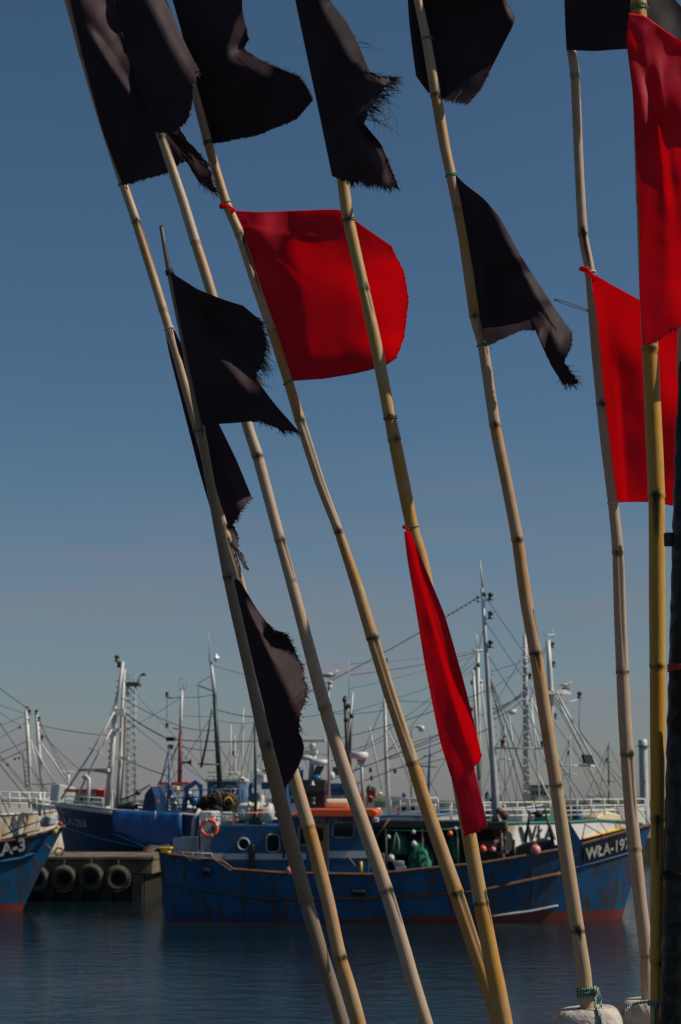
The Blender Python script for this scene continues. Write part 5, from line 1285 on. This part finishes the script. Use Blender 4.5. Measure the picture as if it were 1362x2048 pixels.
# --- pole 5
p5 = Pole('golden bamboo pole with ragged black flag and a long narrow red flag', 'bamboo_gold', 3.74,
          [(612, 0, 18), (646, 165, 20), (680, 325, 22), (697, 440, 24), (728, 578, 22), (752, 690, 24), (780, 835, 25), (797, 920, 26), (825, 1057, 26), (848, 1140, 27), (890, 1400, 28), (938, 1670, 30), (962, 1805, 30), (983, 1920, 33), (1008, 2048, 36)],
          [165, 440, 578, 835, 879, 1400, 1805], [(1790, 1860, .5), (572, 640, 1.0)], seed=5)
p5.tie(440, 'cord_wire', 2, 2.4, 0, False); p5.tie(836, 'cord_wire', 2, 2.6, 0, False); p5.tie(1056, 'cord_green', 1, 3, 0, False); p5.tie(345, 'cord_wire', 1, 1.6, 0, False)
flag(p5, 'black flag with long frayed strands at top centre', False, [(578, -60), (606, 75), (640, 235), (664, 352)], [(578, -60), (610, -60), (640, -60)],
     [(640, -60), (660, 0), (692, 42), (716, 86), (742, 146), (783, 157), (756, 190), (738, 222), (728, 246), (764, 292), (796, 372)], [(664, 352), (690, 362), (735, 366), (772, 374), (796, 372)],
     dy=-.022, k=-.40, folds=[(726, 255, 780, 365, 26, .035), (700, 215, 690, 330, 20, -.02)], creases=[(640, 10, 748, 205, 1.0), (745, 150, 690, 215, -.5)], ragged=[('R', .42, .72, 3.5), ('B', .1, 1, 3)],
     fringe=[('R', .44, .53, 60, 6, 20, 1, .35), ('R', .5, .7, 190, 10, 34, 1, .3), ('R', .6, .72, 16, 40, 85, 1, .42), ('R', .28, .36, 5, 30, 42, 1, .1), ('B', .2, 1, 170, 5, 17, .4, 1), ('R', .9, 1, 30, 4, 14, .6, .9)], seed=9)
b = MB(); c = P(809, 1054, 3.72); b.ball(c, .005, 8, 6); b.tube([c, P(818, 1060, 3.715)], .003, 6); b.build('cloth_knot', M['cloth_red'], p5.root)
flag(p5, 'long narrow crimson flag hanging along the golden pole', True, [(808, 1063), (815, 1120), (828, 1195), (850, 1330), (880, 1480), (914, 1592), (928, 1668)], [(808, 1063), (815, 1063), (822, 1066)],
     [(822, 1066), (848, 1130), (890, 1232), (930, 1372), (963, 1510), (948, 1530), (952, 1550), (959, 1580), (975, 1646)], [(928, 1670), (944, 1667), (960, 1660), (975, 1648)],
     dy=-.085, k=-.31, kz=.02, folds=[(832, 1120, 925, 1450, 8, -.012), (842, 1150, 900, 1330, 8, .006), (905, 1420, 945, 1560, 20, .008), (890, 1622, 980, 1596, 70, .032)], ragged=[('B', 0, 1, 1.6)], fringe=[('B', 0, 1, 80, 2, 6, .3, 1), ('R', .76, .82, 24, 2, 7, .4, 1)], nu=40, seed=10)
# --- pole 6
p6 = Pole('bamboo pole standing in the left white foam float, with two black flags', 'bamboo_tan', 3.740,
          [(836, 0, 17), (852, 75, 19), (872, 190, 22), (890, 295, 21), (903, 355, 21), (928, 480, 22), (950, 632, 22), (966, 692, 22), (990, 850, 22), (1012, 960, 23), (1035, 1080, 24), (1052, 1200, 25), (1071, 1305, 26), (1090, 1430, 26), (1112, 1570, 26), (1132, 1710, 28), (1155, 1860, 28), (1168, 1945, 29), (1180, 2048, 30)],
          [190, 418, 632, 850, 1080, 1305, 1570, 1860], [(1225, 1302, .35), (1856, 1885, 1.6), (1308, 1345, 1.5)], seed=6)
p6.tie(77, 'cord_green', 2, 2.6, 7); p6.tie(351, 'cord_green', 2, 2.6, 5, False); p6.tie(690, 'cord_green', 2, 2.6, 12)
flag(p6, 'black flag behind the pole with folded lower corner at the top', False, [(812, -60), (818, 40), (825, 100), (832, 152)], [(812, -60), (900, -60), (985, -60)],
     [(985, -60), (1005, -10), (1030, 38), (1005, 92), (976, 150), (962, 178), (936, 207)], [(832, 152), (856, 184), (886, 199), (912, 204), (936, 207)],
     dy=.03, k=-.42, folds=[(985, -60, 1028, 36, 14, .03), (838, 20, 852, 150, 14, .03)], creases=[(990, 150, 880, 188, -1.1)], ragged=[('B', .3, 1, 1.5)], fringe=[('B', .5, 1, 70, 2, 8, .4, 1), ('R', .75, 1, 40, 2, 7, .8, .6)], seed=11)
flag(p6, 'brownish black flag with wavy bottom and twisted tail right of centre', False, [(905, 343), (926, 480), (952, 600), (972, 690)], [(905, 343), (930, 368), (968, 398), (1000, 435)],
     [(1000, 435), (1042, 512), (1086, 580), (1122, 636), (1144, 665), (1144, 690), (1130, 724), (1142, 745), (1158, 765)], [(972, 692), (1004, 678), (1040, 662), (1076, 662), (1098, 708), (1118, 752), (1130, 770), (1158, 765)],
     dy=-.006, k=-.34, folds=[(972, 545, 985, 640, 14, .022), (995, 480, 1010, 620, 20, -.02)], creases=[(982, 420, 1112, 690, 1.0), (1085, 640, 965, 622, -.75)], ragged=[('B', 0, .5, 1.5), ('R', .8, 1, 2.5), ('B', .75, 1, 3)],
     fringe=[('B', 0, .5, 120, 2, 5, .1, 1), ('B', .82, 1, 50, 6, 18, .4, 1), ('R', .55, .85, 50, 2, 5, 1, .3), ('R', .9, 1, 26, 8, 26, 1, .6)], seed=12)
b = MB()
for dyy in (0, 5): b.tube([P(1108, 598 + dyy * .4, 3.780), P(1130, 603 + dyy, 3.800), P(1155, 612 + dyy * .8, 3.830), P(1178, 621 + dyy * .6, 3.860)], .0011, 4)
b.build('loose_thread', M['thread_black'], p6.root)
# --- pole 7
p7 = Pole('pale jointed bamboo pole with a black flag on top and a large red flag', 'bamboo_pale', 3.90,
          [(1135, -10, 15), (1142, 95, 18), (1150, 152, 19), (1158, 330, 18), (1166, 468, 20), (1180, 545, 20), (1192, 700, 20), (1208, 860, 20), (1226, 1005, 21), (1236, 1105, 23), (1240, 1230, 24), (1245, 1343, 26), (1249, 1430, 26), (1254, 1508, 26), (1260, 1600, 26), (1269, 1697, 28), (1280, 1800, 26), (1293, 1910, 27), (1300, 2048, 27)],
          [152, 468, 808, 1105, 1343, 1508, 1697, 1910], [(462, 540, 1.7), (1100, 1335, 1.3), (1505, 1650, 1.0), (1905, 2040, .8), (155, 210, .7)], seed=7)
p7.tie(545, 'cord_white', 1, 3, 10); p7.tie(1006, 'cord_white', 2, 2.4, 0, False)
b = MB(); c = P(1168, 538, 3.87); b.ball(c, .010, 8, 6, (1.3, .7, .7)); b.tube([c, P(1180, 545, 3.872), P(1190, 560, 3.88)], [.007, .005, .006], 8); b.build('cloth_knot', M['cloth_red'], p7.root)
flag(p7, 'black flag at the top right corner, partly behind the red flag', False, [(1129, -60), (1130, 40), (1133, 99)], [(1129, -60), (1230, -60), (1330, -60)],
     [(1330, -60), (1352, 0), (1385, 40), (1390, 110)], [(1133, 100), (1190, 102), (1262, 98), (1325, 112), (1390, 110)], dy=-.022, k=-.22, folds=[(1285, -60, 1365, 95, 60, .04)], seed=13)
flag(p7, 'large red flag behind the yellow pole at the right edge', True, [(1182, 545), (1196, 700), (1216, 880), (1234, 1005)], [(1182, 545), (1225, 570), (1280, 600), (1362, 642)],
     [(1362, 642), (1366, 800), (1346, 1012)], [(1234, 1005), (1275, 1004), (1310, 1005), (1346, 1012)], dy=.0, k=-.28, folds=[(1200, 545, 1380, 790, 90, -.075), (1232, 750, 1250, 1000, 10, -.012), (1200, 600, 1236, 1000, 20, -.014)], fringe=[], wr=.002, seed=14)
# --- pole 8, yellow
p8 = Pole('thick yellow bamboo pole with a long red flag near the right edge', 'bamboo_yellow', 3.58,
          [(1277, 0, 31), (1282, 200, 31), (1290, 450, 32), (1300, 690, 33), (1307, 850, 33), (1313, 992, 33), (1314, 1160, 32), (1315, 1332, 32), (1315, 1480, 29), (1315, 1680, 27), (1314, 1850, 27), (1314, 2048, 28)],
          [14, 400, 700, 992, 1332, 1640, 1925], [(990, 1080, 1.9), (1636, 1740, 1.7)], seed=8)
p8.tie(17, 'cord_green', 3, 2.8, 8)
flag(p8, 'long deep red flag with sunlit folds at the right edge', True, [(1258, 26), (1253, 85), (1265, 185), (1274, 350), (1280, 500), (1278, 562), (1285, 690)], [(1258, 26), (1290, 32), (1335, 64), (1400, 108)],
     [(1400, 108), (1415, 400), (1395, 640)], [(1285, 690), (1312, 684), (1340, 662), (1395, 640)], dy=-.07, k=-.45,
     folds=[(1290, 120, 1352, 420, 40, .055), (1300, 60, 1400, 260, 60, .05), (1310, 150, 1340, 400, 14, -.035), (1265, 60, 1300, 160, 16, -.015), (1345, 200, 1360, 600, 40, -.04)], ragged=[('B', 0, 1, 2)], fringe=[('B', 0, .7, 60, 2, 7, 0, 1)], wr=.004, seed=15)
# --- pole 9, black wrapped pole at the right edge
Y9 = 3.545
def y9(y): return 3.49 + .055 * sstep((y - 1150) / 400)
t9 = thing('wrapped_pole', (P(1362, 2048, Y9).x, Y9, QUAY_Z), 'thick black tape-wrapped pole at the right edge with a red cord tied round', 'pole')
rnd = random.Random(5); b = MB(); pts = []; rad = []
for i in range(140):
    y = 725 + (2990 - 725) * i / 139; u = (y - 725) / 1323
    lx = 1357 - 35 * min(u, 1.0) - (0 if u < .08 else 3); wpx = 34 + 30 * min(1, u)
    if u > 1: lx -= 8 * (u - 1)
    pts.append(P(lx + wpx / 2, y, y9(y))); rad.append((wpx / 2 + .8 * noise.noise(Vector((y * .05, 0, 0))) + 1.0 * math.sin(y * .11)) * Y9 / F * (1 + .03 * (i % 4 == 0)))
b.tube(pts, rad, 18)
b.build('wrapped_shaft', M['tape'], t9)
b = MB(); b.tube([P(1368, 560, Y9 + .03), P(1368, 640, Y9 + .03), P(1366, 745, Y9 + .02)], [.012, .013, .014], 14); b.build('pale_core', M['grey'], t9)
for yy, mt in ((1336, 'cord_red'), (1752, 'tape')):
    u = (yy - 725) / 1323; lx = 1357 - 35 * u - 3; wpx = 34 + 30 * u; c = P(lx + wpx / 2, yy, y9(yy))
    b = MB()
    for k in range(3): b.torus(c + Vector((0, 0, .003 * k - .003)), (wpx / 2 + 1.5) * Y9 / F, .0022, Vector((.1 * (k - 1), .05, 1)), 24, 6)
    b.build('binding_cord', M[mt], t9)
c = P(1338, 1079, 3.50); b = MB(); b.box(c, .02, .015, .028); b.build('clamp', M['black'], t9, .002)
c = P(1328, 1745, Y9 - .02); b = MB(); b.ball(c, .006, 8, 6); b.tube([c, P(1322, 1752, Y9 - .02), P(1320, 1760, Y9 - .025)], .002, 5); b.build('cord_knot', M['tape'], t9)

# --- foam floats threaded on the poles, with green rope
def float_body(pole, cx, ytop, rpx, hpx, Y, label):
    c = P(cx, ytop, Y); px = Y / F; ax = pole.dirn(2000); ax = -ax if ax.z < 0 else ax
    r = rpx * px; h = hpx * px
    prof = [(.016, 0)]
    for k in range(9):
        q = k / 8 * math.pi / 2; prof.append((r * .72 + r * .28 * math.sin(q), -(r * .45) * (1 - math.cos(q))))
    prof += [(r * 1.01, -h * .5), (r, -h + r * .45)]
    for k in range(9):
        q = k / 8 * math.pi / 2; prof.append((r * .72 + r * .28 * math.cos(q), -h + r * .45 * (1 - math.sin(q))))
    prof.append((.016, -h))
    b = MB(); b.lathe(c, prof, ax, 40)
    for i, v in enumerate(b.v):
        v = Vector(v); d = (v - c); 
        q = .0025 * noise.noise(v * 22) + .0012 * noise.noise(v * 60)
        n_ = d.normalized() if d.length > 1e-6 else Vector((0, 0, 1)); b.v[i] = tuple(v + n_ * q)
    o = b.build('float', M['foam'], pole.root); o['label'] = label; return o
float_body(p6, 1170, 2016, 68, 300, 3.74, 'round-shouldered white foam float in the bottom right corner')
float_body(p7, 1306, 1998, 69, 300, 3.90, 'second grey-white foam float at the bottom right edge')
def rope_twist(pts, r, parent, name='rope'):
    """three-strand rope along world points"""
    fine = []
    for i in range(len(pts) - 1):
        p0 = pts[max(i - 1, 0)]; p1 = pts[i]; p2 = pts[i + 1]; p3 = pts[min(i + 2, len(pts) - 1)]
        for k in range(10):
            u = k / 10; fine.append(p1 * (2 * u ** 3 - 3 * u ** 2 + 1) + (p2 - p0) * .5 * (u ** 3 - 2 * u ** 2 + u) + p2 * (-2 * u ** 3 + 3 * u ** 2) + (p3 - p1) * .5 * (u ** 3 - u ** 2))
    fine.append(pts[-1]); b = MB(); Ls = [0]
    for a, c in zip(fine, fine[1:]): Ls.append(Ls[-1] + (c - a).length)
    n = max(20, int(Ls[-1] / (r * .7))); 
    def at(s):
        for i in range(len(Ls) - 1):
            if Ls[i + 1] >= s:
                k = (s - Ls[i]) / max(1e-9, Ls[i + 1] - Ls[i]); return fine[i].lerp(fine[i + 1], k)
        return fine[-1]
    cs = [at(Ls[-1] * i / n) for i in range(n + 1)]
    for st in range(3):
        q = []
        for i, c in enumerate(cs):
            t = (cs[min(i + 1, n)] - cs[max(i - 1, 0)]).normalized(); e1 = t.cross(Vector((.3, .9, .1))).normalized(); e2 = t.cross(e1)
            a = st * 2.094 + Ls[-1] * i / n / (r * 1.5)
            q.append(c + (e1 * math.cos(a) + e2 * math.sin(a)) * r * .5)
        b.tube(q, r * .56, 6)
    return b.build(name, M['rope'], parent)
def around(pole, py0, turns, Rpx, Y, rise):
    x, wd = pole.at(py0); out = []; px = Y / F
    for i in range(int(turns * 12) + 1):
        q = 2 * math.pi * i / 12; c = P(x + .13 * rise * i / (turns * 12), py0 + rise * i / (turns * 12), Y)
        out.append(c + Vector((math.cos(q) * Rpx * px, -math.sin(q) * Rpx * px, .05 * math.cos(q) * Rpx * px)))
    return out
rp_ = around(p6, 1975, 3.0, 18.5, 3.740, 20)
px6 = 3.740 / F
rp_ += [P(1192, 1992, 3.720), P(1190, 2010, 3.700), P(1197, 2026, 3.675), P(1204, 2052, 3.665), P(1206, 2100, 3.665)]
rope_twist(rp_, 3.0 * px6, p6.root)
rope_twist([P(1196, 1976, 3.750), P(1199, 1992, 3.735), P(1201, 2004, 3.730), P(1202, 2013, 3.710)], 2.6 * px6, p6.root)
b = MB(); b.ball(P(1191, 1982, 3.718), 6.5 * px6, 10, 8); b.build('rope_knot', M['rope'], p6.root)
px8 = 3.58 / F
rope_twist([P(1308, 2002, 3.76), P(1270, 2008, 3.82), P(1250, 2022, 3.81), P(1239, 2042, 3.83), P(1234, 2075, 3.86)], 3.2 * px8, p7.root)
rope_twist(around(p8, 2002, 2.2, 17, 3.58, 8) + [P(1312, 2012, 3.56), P(1310, 2030, 3.56), P(1309, 2048, 3.56), P(1308, 2100, 3.56)], 3.0 * px8, p8.root)
